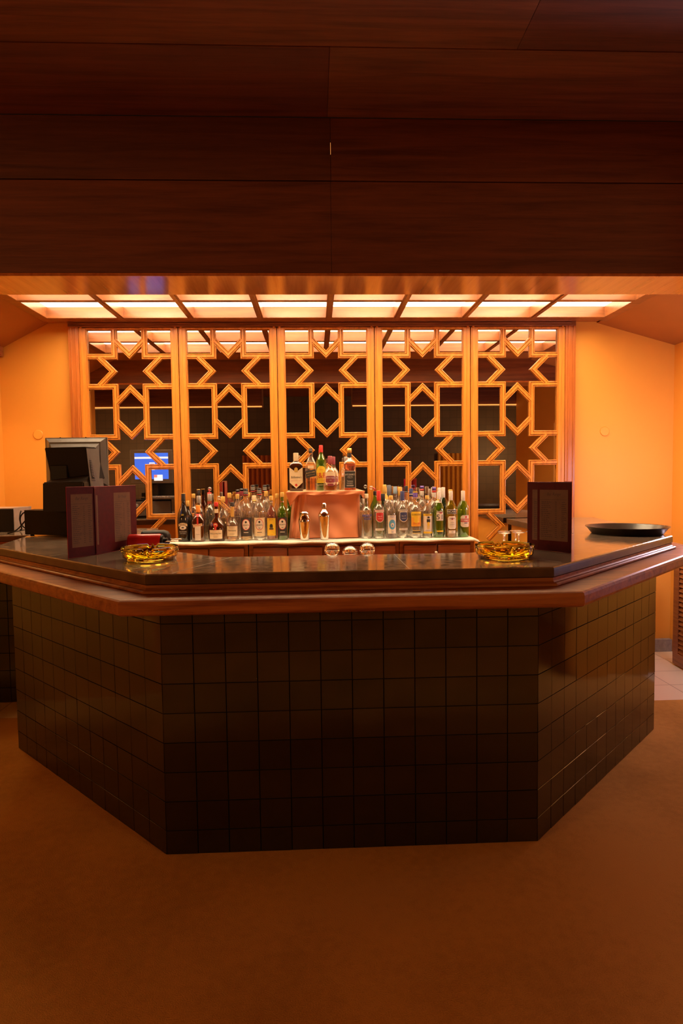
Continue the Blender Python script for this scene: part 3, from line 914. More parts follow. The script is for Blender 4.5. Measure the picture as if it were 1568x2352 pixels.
def bottle(name, label, x, y, z, r, h, kind='slim', glass='g_clear', liquid=None, fill=0.5, cap=('c_gold', 0.10, 0.36), rz=0.0, labels=(), rings=(), pourer=None, group='spirit bottles on the back bar', neckwrap=None, sy=None):
    t = thing(name, label, 'bottle', (x, y, z), rz, group)
    P = PROF[kind]; dep = sy if sy else DZ.get(kind, 1.0)
    cap_h = cap[1]; zc = h * (1 - cap_h)
    prof = []; pf = []
    for zf, rf, pw in P:
        if zf * h >= zc: break
        prof.append((rf * r, zf * h)); pf.append(pw)
    prof.append((prof_r(kind, 1 - cap_h) * r, zc)); pf.append(2)
    prof = [(0.001, 0.004)] + prof; pf = [2] + pf
    bm = bmesh.new(); lathe(bm, prof, 32, pf=pf, sy=dep)
    smooth_by_angle(obj('glass_body', bm, M[glass], t), 0.9)
    if liquid:
        lp, lf = [], []
        for zf, rf, pw in P:
            if zf > fill: break
            lp.append((max(0.002, rf * r * 0.93), max(0.006, zf * h))); lf.append(pw)
        lp.append((prof_r(kind, fill) * r * 0.93, fill * h)); lf.append(lf[-1])
        if len(lp) > 1 and lp[1][1] <= lp[0][1]: lp[1] = (lp[1][0], lp[0][1] + 0.002)
        bm = bmesh.new(); lathe(bm, lp, 32, pf=lf, sy=dep)
        smooth_by_angle(obj('liquid', bm, M[liquid], t), 0.9)
    cr = r * cap[2]
    bm = bmesh.new(); lathe(bm, [(cr, zc - 0.004), (cr * 1.04, zc), (cr * 1.04, h - 0.003), (cr * 0.9, h)], 24)
    c = smooth_by_angle(obj('cap', bm, M[cap[0]], t), 0.7)
    for (mat, za, zb) in rings:      # coloured bands of the cap
        bm = bmesh.new(); lathe(bm, [(cr * 1.07, za * h), (cr * 1.07, zb * h)], 24); obj('cap_band', bm, M[mat], c, True)
    if neckwrap:
        nr = max(prof_r(kind, neckwrap[1]), prof_r(kind, neckwrap[2])) * r * 1.03
        bm = bmesh.new(); lathe(bm, [(max(prof_r(kind, neckwrap[1]) * r, .001) * 1.04, neckwrap[1] * h), (prof_r(kind, neckwrap[2]) * r * 1.04, neckwrap[2] * h)], 24, cap0=False, cap1=False)
        obj('neck_wrap', bm, M[neckwrap[0]], t, True)
    for li, L in enumerate(labels):
        lf_ = 0.0006 * li
        sh, mat, w, hh, zcen, txts = L[:6]; tilt = L[6] if len(L) > 6 else 0.0
        flat = kind in ('square', 'jw', 'cointreau', 'ballantine')
        RR = prof_r(kind, min(0.5, zcen / h)) * r * (dep if flat else 1)
        bm = shape2d(sh, w, hh); wrap(bm, RR, 0.0006 + lf_, tilt, zcen, flat)
        lo = obj('label', bm, M[mat], t)
        for T_ in txts:
            tx, sz, dz, tm = T_[:4]; wd = T_[4] if len(T_) > 4 else None; shear = T_[5] if len(T_) > 5 else 0.0
            b2 = text_mesh(tx, sz, width=wd, shear=shear)
            for v in b2.verts: v.co.y += dz
            wrap(b2, RR, 0.0016 + lf_, tilt, zcen, flat); obj('lettering', b2, M[tm], lo)
        for di, D_ in enumerate(L[7] if len(L) > 7 else ()):      # printed patches: shape, material, w, h, dz
            b2 = shape2d(D_[0], D_[2], D_[3])
            for v in b2.verts:
                v.co.y += D_[4]
                if len(D_) > 5: v.co.x += D_[5]
            wrap(b2, RR, 0.0008 + 0.00012 * di + lf_, tilt, zcen, flat); obj('printed_patch', b2, M[D_[1]], lo)
    if pourer:
        bm = bmesh.new(); bmesh.ops.create_uvsphere(bm, u_segments=16, v_segments=10, radius=0.016, matrix=Matrix.Translation((pourer[1], 0, h + pourer[2])))
        bmesh.ops.recalc_face_normals(bm, faces=bm.faces)
        pr = obj('pourer_ball', bm, M['g_clear'], t, True)
        bm = bmesh.new(); tube(bm, [(0, 0, h - 0.004), (0, 0, h + pourer[2] * 0.5), (pourer[1] * 0.6, 0, h + pourer[2])], 0.006, 8)
        obj('pourer_spout', bm, M[pourer[0]], pr, True)
    return t


ZB = 1.0205
S = 0.955
neg_lab = lambda base, rr: [('rect', base, rr * 2.1, 0.135, 0.098, [], 0.0,
                             [('oval', 'paper_r', 0.060, 0.082, 0.018), ('oval', 'paper_w', 0.053, 0.074, 0.018), ('oval', 't_black', 0.014, 0.016, 0.036), ('rect', 't_black', 0.014, 0.004, -0.008), ('rect', 't_white' if base == 'paper_k' else 't_black', 0.034, 0.004, -0.040)]),
                            ('rect', 'paper_w', 0.048, 0.012, 0.112, [('NEGRITA', 0.0145, 0, 't_black', 0.045)])]
FL = [  # name, x, y, r, h
]
bottle('bottle', 'dark brown bottle with arched cream label and gold-rimmed black cap, leftmost in the front row', -1.017, 2.22, ZB, .0494 * S, .350, 'baileys', 'g_black', cap=('c_black', .16, .30), rings=[('c_gold', .992, 1.001)],
       labels=[('band', 'paper_c', 0.066, 0.018, 0.128, [('BAILEYS', 0.015, -0.001, 't_black', 0.052)]), ('oval', 'paper_w', 0.05, 0.03, 0.102, [], 0.0, [('oval', 't_black', 0.02, 0.009, 0)]),
               ('rect', 'paper_k', 0.055, 0.03, 0.066, [('THE ORIGINAL', 0.008, 0.006, 't_white'), ('IRISH CREAM', 0.0065, -0.006, 't_white')]),
               ('rect', 'paper_k', 0.02, 0.016, 0.195, [('SB', 0.017, 0, 'paper_y')])])
bottle('bottle', 'square brown orange-liqueur bottle with orange cap and slanted label, second in the front row', -0.91, 2.21, ZB, .048 * S, .263, 'cointreau', 'g_brown', 'l_amber', .5, ('c_orange', .19, .34), 0.05, neckwrap=('c_red', .68, .76),
       labels=[('rect', 'paper_w', 0.042, 0.105, 0.062, [('LIQUEUR', 0.006, -0.01, 't_black')]), ('rect', 'paper_c', 0.066, 0.02, 0.118, [('COINTREAU', 0.0125, 0, 't_red', 0.058)], 0.14),
               ('rect', 'c_red', 0.012, 0.05, 0.150, [])])
bottle('bottle', 'squat amber liqueur bottle with red ribbon and red seal, third in the front row', -0.78, 2.22, ZB, .0640 * S, .283, 'squat', 'g_brown', 'l_amber', .45, ('c_red', .10, .24), sy=.72, neckwrap=('paper_c', .72, .82),
       labels=[('rect', 'paper_c', 0.100, 0.064, 0.050, [('Grand Marnier', 0.0135, 0.006, 't_black', 0.085, 0.2), ('LIQUEUR', 0.007, -0.018, 't_black')]), ('oval', 'c_red', 0.034, 0.034, 0.118, [], 0.0, [('oval', 'paper_c', 0.022, 0.022, 0)]), ('rect', 'c_red', 0.014, 0.05, 0.094, [])])
bottle('bottle', 'clear-necked cognac bottle with cream label and black stopper, fourth in the front row', -0.663, 2.22, ZB, .0479 * S, .280, 'cognac', 'g_clear', 'l_amber', .42, ('c_black', .09, .34), neckwrap=('c_gold', .62, .88),
       labels=[('rect', 'paper_k', 0.090, 0.078, 0.070, []), ('rect', 'paper_c', 0.085, 0.073, 0.070, [('Hennessy', 0.0175, 0.006, 't_black', 0.06), ('COGNAC', 0.008, -0.02, 't_black'), ('VERY SPECIAL', 0.007, 0.026, 't_black')])])
bottle('bottle', 'clear rum bottle with white oval on a black label, left of its white-label neighbour', -0.563, 2.23, ZB, .0457 * S, .379, 'round', 'g_clear', 'l_gold', .13, ('c_black', .135, .37), rings=[('c_red', .870, .885), ('c_white', .912, .92), ('c_white', .94, .948)], labels=neg_lab('paper_k', .0457))
bottle('bottle', 'clear white-rum bottle with red-ringed white oval on a pale label', -0.465, 2.23, ZB, .0460 * S, .381, 'round', 'g_clear', 'l_clear', .14, ('c_black', .135, .37), rings=[('c_red', .870, .885), ('c_white', .912, .92), ('c_white', .94, .948)], labels=neg_lab('paper_c', .0460))
bottle('bottle', 'amber rum bottle with bright yellow ship label, left of the green rum bottle', -0.379, 2.23, ZB, .0395 * S, .322, 'slim', 'g_clear', 'l_rum', .78, ('c_gold', .09, .38),
       labels=[('rect', 'paper_y', 0.070, 0.128, 0.096, [('RHUM', 0.011, 0.053, 't_black'), ('1 LITRE', 0.007, -0.056, 't_red')], 0.0, [('oval', 't_black', 0.034, 0.012, -0.014), ('arch', 't_black', 0.022, 0.028, 0.008), ('oval', 'paper_o', 0.05, 0.006, -0.022)])])
bottle('bottle', 'green rum bottle with white oval on a black label, beside the salmon-draped riser', -0.298, 2.23, ZB, .0398 * S, .347, 'round', 'g_green', 'l_green', .6, ('c_gold', .085, .40), labels=neg_lab('paper_k', .0398), neckwrap=('c_red', .80, .81))
bottle('bottle', 'clear vodka bottle with bold blue printed lettering, just right of the riser', 0.322, 2.23, ZB, .0460 * S, .329, 'round', 'g_clear', 'l_clear', .50, ('c_cream', .09, .38), 0.12,
       labels=[('rect', 'g_clear', 0.02, 0.004, 0.165, [('ABSOLUT', 0.026, 0.003, 't_blue', 0.078), ('VODKA', 0.026, -0.020, 't_blue', 0.056)])])
bottle('bottle', 'clear vodka bottle with long red cap and red shield label', 0.4145, 2.22, ZB, .0452 * S, .351, 'round', 'g_clear', 'l_clear', .62, ('c_red', .20, .36), 0.1,
       labels=[('rect', 'paper_w', 0.075, 0.016, 0.203, [('SMIRNOFF', 0.0155, 0, 't_red', 0.070)]), ('shield', 'paper_w', 0.062, 0.075, 0.156, []), ('shield', 'paper_r', 0.055, 0.067, 0.157, [('No 21', 0.012, 0.006, 't_white'), ('VODKA', 0.009, -0.012, 't_white')]), ('rect', 'paper_w', 0.07, 0.016, 0.066, [('TRIPLE DISTILLED', 0.006, 0, 't_black')])])
bottle('bottle', 'clear bottle with white label and blue oval picture, between the red and navy shield vodkas', 0.503, 2.205, ZB, .0395 * S, .314, 'slim', 'g_clear', 'l_dark', .12, ('c_gold', .085, .40), 0.15,
       labels=[('rect', 'paper_w', 0.070, 0.135, 0.102, [('PAZO', 0.013, 0.056, 't_blue'), ('GIN', 0.009, -0.055, 't_blue')], 0.0, [('oval', 'paper_b', 0.052, 0.072, 0), ('oval', 'paper_w', 0.026, 0.032, -0.004), ('arch', 'paper_b', 0.010, 0.014, -0.006)])])
bottle('bottle', 'clear vodka bottle with long navy cap and navy shield label', 0.590, 2.22, ZB, .0445 * S, .345, 'round', 'g_clear', 'l_clear', .60, ('c_navy', .19, .36), 0.1,
       labels=[('rect', 'paper_w', 0.075, 0.016, 0.203, [('SMIRNOFF', 0.0155, 0, 't_black', 0.070)]), ('shield', 'paper_w', 0.062, 0.075, 0.156, []), ('shield', 'paper_n', 0.055, 0.067, 0.157, [('No 27', 0.012, 0.006, 't_white'), ('VODKA', 0.009, -0.012, 't_white')]), ('rect', 'paper_w', 0.07, 0.016, 0.066, [('TRIPLE DISTILLED', 0.006, 0, 't_black')])])
bottle('bottle', 'clear gin bottle with orange and yellow label and purple cap with yellow top', 0.684, 2.21, ZB, .0462 * S, .338, 'round', 'g_clear', 'l_clear', .45, ('c_violet', .14, .38), 0.1, rings=[('paper_y', .985, 1.003), ('paper_y', .862, .875)],
       labels=[('rect', 'paper_o', 0.086, 0.070, 0.120, [('Dry Gin', 0.016, -0.012, 't_red')], 0.0, [('shield', 'paper_y', 0.04, 0.045, 0.010)]), ('badge', 'paper_y', 0.088, 0.044, 0.172, [("GORDON'S", 0.018, 0, 't_black', 0.074)]), ('rect', 'paper_k', 0.062, 0.010, 0.045, [], 0.0, [('rect', 'paper_y', 0.062, 0.003, 0.009), ('rect', 'paper_y', 0.062, 0.003, -0.009)])])
bottle('bottle', 'clear gin bottle with yellow-banded white label showing a standing guard figure', 0.7715, 2.205, ZB, .0400 * S, .311, 'slim', 'g_clear', 'l_clear', .3, ('c_gold', .08, .40), 0.1,
       labels=[('rect', 'paper_w', 0.080, 0.145, 0.105, [('LONDON DRY GIN', 0.006, -0.052, 't_black')], 0.0, [('rect', 'paper_y', 0.080, 0.016, 0.064), ('rect', 'paper_y', 0.080, 0.014, -0.066), ('arch', 't_black', 0.016, 0.014, 0.045), ('oval', 'paper_c', 0.009, 0.012, 0.034), ('shield', 't_black', 0.026, 0.030, 0.018), ('rect', 'paper_y', 0.016, 0.026, -0.002), ('rect', 'paper_y', 0.005, 0.028, -0.026, -0.005), ('rect', 'paper_y', 0.005, 0.028, -0.026, 0.005)]),
               ('rect', 'paper_y', 0.06, 0.012, 0.169, [('MAYFAIR', 0.012, 0, 't_black', 0.054)])])
bottle('bottle', 'green pastis bottle with white square label showing a large number', 0.8565, 2.2, ZB, .0425 * S, .339, 'wine', 'g_green', 'l_green', .55, ('c_white', .19, .34), 0.08, rings=[('paper_y', .80, .83)], neckwrap=('c_white', .76, .81),
       labels=[('rect', 'paper_w', 0.054, 0.060, 0.156, [('51', 0.052, -0.005, 't_black', 0.044)], 0.0, [('chevron', 'paper_r', 0.022, 0.010, 0.026, 0.006)]), ('rect', 'paper_w', 0.05, 0.008, 0.192, [('PASTIS', 0.0085, 0, 't_black', 0.044)]), ('rect', 'paper_y', 0.05, 0.010, 0.048, []), ('rect', 'paper_k', 0.034, 0.010, 0.034, []), ('rect', 'paper_w', 0.014, 0.020, 0.272, [('5', 0.02, 0, 't_black')])])
bottle('bottle', 'olive-gold pastis bottle with white letters on a black band above a white label', 0.947, 2.2, ZB, .0445 * S, .342, 'wine', 'g_olive', 'l_amber', .45, ('c_white', .20, .34), 0.05,
       labels=[('rect', 'paper_w', 0.080, 0.034, 0.190, []), ('rect', 'paper_k', 0.076, 0.028, 0.190, [('RICARD', 0.022, 0, 't_white', 0.068)]), ('badge', 'paper_w', 0.064, 0.096, 0.110, [('PASTIS', 0.008, 0.0, 't_black'), ('DE MARSEILLE', 0.006, -0.014, 't_black')], 0.0, [('oval', 'paper_r', 0.014, 0.014, 0.028), ('rect', 'c_slate', 0.036, 0.004, 0.030)]), ('rect', 'paper_w', 0.05, 0.022, 0.042, [('45%', 0.009, 0, 't_black')])])
bottle('bottle', 'green aniseed spirit bottle with red band on a white label, rightmost in the front row', 1.043, 2.22, ZB, .0438 * S, .342, 'wine', 'g_green', 'l_green', .35, ('c_white', .22, .34), 0.33,
       labels=[('badge', 'paper_w', 0.082, 0.088, 0.118, [], 0.0, [('rect', 'paper_r', 0.082, 0.024, 0.006), ('oval', 'paper_r', 0.014, 0.018, 0.030), ('rect', 'paper_n', 0.028, 0.006, -0.014)]), ('rect', 'paper_w', 0.02, 0.004, 0.124, [('PERNOD', 0.022, 0, 't_white', 0.074)])])

# second and third rows: tops show between and above the front row
RO = [
    (-1.008, 2.33, .034, .292, 'slim', 'g_black', None, .5, ('c_gold', .13, .40), (), None, 'dark bottle with gold cap standing behind the cream liqueur bottle'),
    (-1.060, 2.43, .034, .332, 'slim', 'g_brown', None, .5, ('c_gold', .09, .38), (), None, 'tall brown bottle with gold cap, furthest back at the left end'),
    (-0.982, 2.425, .037, .342, 'round', 'g_clear', 'l_amber', .5, ('c_gold', .09, .36), (), None, 'clear bottle of amber spirit with gold cap, behind the gap right of the cream liqueur'),
    (-0.925, 2.330, .037, .327, 'slim', 'g_clear', 'l_clear', .4, ('c_grey', .15, .44), (), None, 'clear bottle with grey pourer cap directly behind the square orange liqueur'),
    (-0.961, 2.525, .037, .372, 'slim', 'g_brown', None, .4, ('c_black', .11, .36), (('c_gold', .985, 1.002),), None, 'tall brown bottle with black cap and gold rim near the mirror'),
    (-0.846, 2.34, .037, .341, 'slim', 'g_clear', 'l_gold', .3, ('c_grey', .14, .44), (), None, 'clear bottle with grey cap, behind and right of the square orange liqueur'),
    (-0.865, 2.445, .043, .350, 'round', 'g_dkgreen', None, .4, ('c_red', .24, .36), (('paper_o', .80, .83),), ('c_red', 0.004, 0.026), 'dark green herbal liqueur bottle with tall red neck and clear ball pourer'),
    (-0.748, 2.345, .047, .320, 'chivas', 'g_clear', 'l_amber', .5, ('c_gold', .12, .34), (), ('c_grey', -0.03, -0.01), 'round-shouldered amber bottle with gold cap and pourer, behind the cognac'),
    (-0.715, 2.46, .040, .344, 'slim', 'g_clear', 'l_gold', .5, ('c_gold', .10, .38), (), None, 'clear bottle with gold cap in the third row behind the cognac'),
    (-0.640, 2.35, .038, .335, 'slim', 'g_clear', 'l_clear', .5, ('c_gold', .09, .38), (), None, 'clear bottle with gold cap and pale yellow label between cognac and black-label rum'),
    (-0.662, 2.545, .038, .366, 'slim', 'g_clear', 'l_rum', .6, ('c_maroon', .14, .38), (('c_black', .95, 1.001),), None, 'tall bottle with maroon and black cap close to the mirror, left one of two'),
    (-0.620, 2.46, .038, .375, 'slim', 'g_clear', 'l_clear', .3, ('c_maroon', .14, .40), (('c_black', .95, 1.001),), None, 'clear bottle with maroon and black cap, right one of two'),
    (-0.535, 2.46, .042, .402, 'round', 'g_clear', 'l_clear', .5, ('c_black', .135, .37), (('c_red', .870, .885), ('c_white', .912, .92), ('c_white', .94, .948)), None, 'tall clear rum bottle with ringed black cap behind the white-label rum, left one of two'),
    (-0.580, 2.548, .038, .340, 'slim', 'g_clear', 'l_gold', .5, ('c_gold', .09, .38), (), None, 'clear bottle with gold cap against the mirror behind the black-label rum'),
    (-0.515, 2.35, .038, .324, 'slim', 'g_clear', 'l_clear', .5, ('c_cream', .14, .42), (('c_gold', .86, .89),), None, 'clear bottle with cream and gold cap between the two oval-label rums'),
    (-0.444, 2.475, .042, .400, 'round', 'g_clear', 'l_clear', .5, ('c_black', .135, .37), (('c_red', .870, .885), ('c_white', .912, .92), ('c_white', .94, .948)), None, 'tall clear rum bottle with ringed black cap behind the white-label rum, right one of two'),
    (-0.425, 2.36, .037, .356, 'slim', 'g_clear', 'l_clear', .5, ('c_gold', .10, .40), (), None, 'clear bottle with long gold cap behind the white-label rum'),
    (-0.345, 2.37, .037, .335, 'slim', 'g_clear', 'l_rum', .5, ('c_gold', .09, .38), (), None, 'clear bottle with gold cap directly behind the yellow ship-label rum'),
    (-0.256, 2.36, .037, .310, 'round', 'g_green', 'l_green', .5, ('c_gold', .05, .38), (), None, 'green bottle half hidden between the green rum and the riser'),
    (0.305, 2.345, .036, .289, 'slim', 'g_clear', 'l_clear', .5, ('c_white', .12, .38), (), None, 'short clear bottle half hidden behind the blue-lettered vodka'),
    (0.470, 2.44, .036, .321, 'slim', 'g_dkgreen', None, .5, ('c_black', .16, .42), (), None, 'dark green bottle with black cap between the red-capped vodka and its neighbours'),
    (0.400, 2.345, .042, .345, 'wine', 'g_green', 'l_green', .5, ('c_black', .08, .34), (), ('c_red', -0.03, 0.026), 'green bottle with red-stemmed ball pourer behind the red-capped vodka'),
    (0.492, 2.535, .042, .390, 'round', 'g_clear', 'l_clear', .5, ('c_gold', .17, .36), (), None, 'tall clear bottle with long gold cap near the mirror in front of the red reflection'),
    (0.505, 2.35, .042, .389, 'round', 'g_clear', 'l_clear', .5, ('c_slate', .19, .36), (), None, 'tall clear bottle with slate grey cap behind the blue oval gin'),
    (0.567, 2.455, .040, .376, 'round', 'g_clear', 'l_clear', .5, ('c_ltblue', .14, .37), (), None, 'tall clear bottle with light blue cap between slate and gold capped ones'),
    (0.590, 2.35, .040, .372, 'round', 'g_clear', 'l_clear', .5, ('c_gold', .16, .40), (), None, 'tall clear bottle with long gold cap behind the navy shield vodka'),
    (0.612, 2.545, .040, .372, 'slim', 'g_clear', 'l_clear', .5, ('c_orange', .08, .36), (), None, 'clear bottle with orange cap against the mirror'),
    (0.650, 2.44, .040, .380, 'round', 'g_clear', 'l_clear', .5, ('c_black', .12, .36), (('c_grey', .88, .89),), None, 'tall clear bottle with black cap above the navy shield vodka'),
    (0.675, 2.345, .040, .362, 'round', 'g_clear', 'l_clear', .5, ('c_navy', .16, .38), (('c_white', .87, .885),), None, 'tall clear bottle with navy and white cap behind the orange-label gin'),
    (0.700, 2.545, .040, .351, 'round', 'g_clear', 'l_clear', .5, ('c_orange', .13, .40), (('c_white', .93, .95), ('c_red', .965, .98)), None, 'clear bottle with orange, white and red striped cap behind the orange-label gin'),
    (0.767, 2.40, .042, .379, 'round', 'g_clear', 'l_clear', .5, ('c_white', .19, .34), (('c_violet', .94, 1.002), ('c_red', .90, .94)), None, 'tall bottle with violet cap over white neck, left of two similar ones'),
    (0.785, 2.52, .038, .360, 'slim', 'g_clear', 'l_clear', .5, ('c_white', .14, .37), (), None, 'clear bottle with white cap against the mirror behind the violet-capped pair'),
    (0.850, 2.345, .042, .369, 'round', 'g_clear', 'l_clear', .5, ('c_white', .19, .34), (('c_violet', .93, 1.002), ('c_red', .89, .93)), None, 'tall bottle with violet cap over white neck, right of two similar ones'),
    (0.868, 2.48, .040, .366, 'slim', 'g_clear', 'l_clear', .5, ('c_white', .14, .37), (), None, 'clear bottle with white cap behind the green pastis bottle with a large number'),
    (0.938, 2.43, .040, .366, 'wine', 'g_dkgreen', None, .5, ('c_white', .22, .36), (), None, 'dark green bottle with tall silver-white cap, in front of its twin'),
    (0.930, 2.545, .040, .361, 'wine', 'g_dkgreen', None, .5, ('c_white', .22, .36), (), None, 'dark green bottle with tall silver-white cap, against the mirror'),
    (0.972, 2.33, .040, .350, 'round', 'g_clear', 'l_clear', .3, ('c_gold', .07, .40), (), None, 'clear bottle with gold cap behind the olive-gold pastis bottle'),
]
for (x, y, r, h, kd, gl, lq, fl, cp, rg, pr, lb) in RO:
    bottle('bottle', lb, x, y, ZB, r, h, kd, gl, lq, fl, cp, rings=rg, pourer=pr)

ZR = 1.3735
GT = 'whisky bottles on the draped riser'
bottle('bottle', 'flat-shouldered dark whisky bottle with cream chevron label and cream cap, leftmost on the riser', -0.195, 2.33, ZR, .0509, .286, 'ballantine', 'g_brown', 'l_dark', .70, ('c_cream', .20, .37), group=GT,
       labels=[('chevron', 'paper_c', 0.098, 0.17, 0.092, [("Ballantine's", 0.024, 0.012, 't_black', 0.078, 0.25), ('BLENDED SCOTCH WHISKY', 0.0065, -0.014, 't_red', 0.07)]), ('arch', 'c_gold', 0.026, 0.034, 0.160, []), ('oval', 'c_red', 0.018, 0.018, 0.046, [])])
bottle('bottle', 'square clear whisky bottle with slanted black label, second on the riser', -0.084, 2.27, ZR, .0414, .317, 'jw', 'g_clear', 'l_amber', .30, ('c_black', .10, .33), group=GT, rings=[('c_grey', .95, .96)],
       labels=[('rect', 'paper_k', 0.078, 0.050, 0.130, [('BLACK LABEL', 0.0125, 0.008, 'c_gold', 0.068), ('BLENDED SCOTCH WHISKY', 0.006, -0.010, 'c_gold', 0.06)], 0.20), ('rect', 'paper_c', 0.044, 0.022, 0.178, [])])
bottle('bottle', 'green whisky bottle with red cap and yellow label, at the back of the riser', -0.006, 2.395, ZR, .0401, .345, 'wine', 'g_green', 'l_green', .3, ('c_red', .145, .37), group=GT,
       labels=[('arch', 'paper_y', 0.086, 0.128, 0.122, [('J&B', 0.060, -0.008, 't_red', 0.076), ('RARE', 0.010, 0.036, 't_red'), ('SCOTCH WHISKY', 0.006, -0.048, 't_red')], 0.0), ('rect', 'paper_c', 0.07, 0.004, 0.044, [])])
chl = [('badge', 'paper_c', 0.080, 0.100, 0.092, []), ('badge', 'c_maroon', 0.074, 0.050, 0.086, [('CHIVAS REGAL', 0.0135, 0.010, 't_white', 0.068), ('12', 0.014, -0.008, 't_white')]), ('badge', 'c_maroon', 0.046, 0.018, 0.046, [])]
bottle('bottle', 'round-shouldered whisky bottle with maroon cap, in front of its twin', 0.059, 2.265, ZR, .0500, .259, 'chivas', 'g_clear', 'l_amber', .16, ('c_maroon', .22, .34), group=GT, labels=chl, sy=.8)
bottle('bottle', 'round-shouldered whisky bottle with maroon cap, standing behind its twin', 0.088, 2.445, ZR, .0480, .259, 'chivas', 'g_clear', 'l_amber', .16, ('c_maroon', .22, .34), group=GT, labels=chl, sy=.8)
bottle('bottle', 'square whiskey bottle with black label and gold-topped cap, rightmost on the riser', 0.203, 2.26, ZR, .0447, .313, 'square', 'g_clear', 'l_rum', .64, ('c_black', .20, .36), group=GT, rings=[('c_gold', .89, 1.003)],
       labels=[('rect', 'paper_w', 0.082, 0.124, 0.083, []), ('rect', 'paper_k', 0.078, 0.120, 0.083, [("JACK DANIEL'S", 0.0150, 0.036, 't_white', 0.070), ('Tennessee', 0.012, -0.012, 't_white', 0.044), ('WHISKEY', 0.0115, -0.028, 't_white', 0.046), ('No 7', 0.010, 0.018, 't_white')], 0.0, [('oval', 'c_grey', 0.040, 0.019, 0.018), ('oval', 'paper_k', 0.036, 0.016, 0.018), ('badge', 'c_grey', 0.052, 0.012, -0.045)])])
bottle('bottle', 'clear bottle with grey pourer cap behind the square black-label whiskey', 0.185, 2.445, ZR, .0395, .257, 'round', 'g_clear', 'l_gold', .4, ('c_grey', .12, .36), group=GT)

# cocktail shakers
sh = thing('cocktail_shaker', 'short steel cocktail shaker with domed cap, in front of the salmon drape', 'cocktail shaker', (-0.135, 2.165, ZB))
bm = bmesh.new(); lathe(bm, [(0.001, .0), (0.028, 0), (0.031, 0.004), (0.040, 0.09), (0.0425, 0.125), (0.0425, 0.130)], 36); smooth_by_angle(obj('body', bm, M['steel'], sh))
bm = bmesh.new(); lathe(bm, [(0.0435, 0.128), (0.0437, 0.134), (0.0425, 0.150), (0.036, 0.172), (0.034, 0.176), (0.034, 0.182)], 36); smooth_by_angle(obj('strainer', bm, M['steel'], sh))
bm = bmesh.new(); lathe(bm, [(0.0335, 0.180), (0.0345, 0.184), (0.033, 0.200), (0.027, 0.207), (0.001, 0.209)], 36); smooth_by_angle(obj('cap', bm, M['steel'], sh))
sh = thing('cocktail_shaker', 'tall steel cocktail shaker with narrow cylindrical cap, right of the short one', 'cocktail shaker', (0.009, 2.165, ZB))
bm = bmesh.new(); lathe(bm, [(0.001, 0), (0.026, 0), (0.029, 0.004), (0.044, 0.168), (0.0455, 0.172)], 36); smooth_by_angle(obj('body', bm, M['steel'], sh))
bm = bmesh.new(); lathe(bm, [(0.0462, 0.170), (0.0462, 0.176), (0.042, 0.190), (0.034, 0.205), (0.023, 0.217), (0.019, 0.222)], 36); smooth_by_angle(obj('strainer', bm, M['steel'], sh))
bm = bmesh.new(); lathe(bm, [(0.0195, 0.220), (0.0205, 0.226), (0.018, 0.262), (0.013, 0.268), (0.001, 0.269)], 36); smooth_by_angle(obj('cap', bm, M['steel'], sh))


# ------------------------------------------------------------------ glasses
def ball_glass(x, y, z, rz, lb):
    t = thing('tumbler', lb, 'glass', (x, y, z), rz, 'clear tumblers lying behind the counter')
    bm = bmesh.new()
    pr = [(max(0.0005, 0.0365 * math.sin(a)), 0.030 - 0.030 * math.cos(a)) for a in [PI * q / 24 for q in range(25)]]
    lathe(bm, pr, 40, cap0=False, cap1=False)
    for k in range(40):
        pass
    bmesh.ops.remove_doubles(bm, verts=bm.verts, dist=1e-5)
    bmesh.ops.rotate(bm, verts=bm.verts, cent=(0, 0, 0), matrix=Matrix.Rotation(-PI / 2, 3, 'X'))
    smooth_by_angle(obj('bowl', bm, GLS, t), 0.8)
    bm = bmesh.new()
    for k in range(28):
        a = 2 * PI * k / 28; bmesh.ops.create_uvsphere(bm, u_segments=6, v_segments=5, radius=0.0022, matrix=Matrix.Translation((0.0365 * math.cos(a), 0.026, 0.0365 * math.sin(a))))
    obj('beaded_rim', bm, GLS, t, True)
    return t


GLS = solid_glass('tumbler_glass', (0.99, 0.96, 0.92), 1.45, 0.0)
rk = thing('glass_stand', 'dark rubber stand under the clear tumblers, hidden behind the counter front', 'stand', (0.11, 0.62, 1.045))
bm = bmesh.new(); box(bm, -0.14, 0.14, -0.05, 0.07, 0.0, 0.020, 0, 0.004); obj('mat', bm, M['black'], rk)
bm = bmesh.new()
box(bm, -0.12, -0.05, -0.04, 0.06, 0.020, 0.0405, 0, 0.003); box(bm, 0.045, 0.125, -0.04, 0.06, 0.020, 0.036, 0, 0.003); obj('block', bm, M['black'], rk)
ball_glass(0.025, 0.585, 1.1255, 0.02, 'left of the two round clear tumblers rising behind the counter, base towards the room')
ball_glass(0.193, 0.585, 1.1215, -0.05, 'right of the two round clear tumblers rising behind the counter, base towards the room')
ball_glass(0.112, 0.60, 1.105, 0.03, 'lower clear tumbler, only its beaded top edge showing between the two round ones')


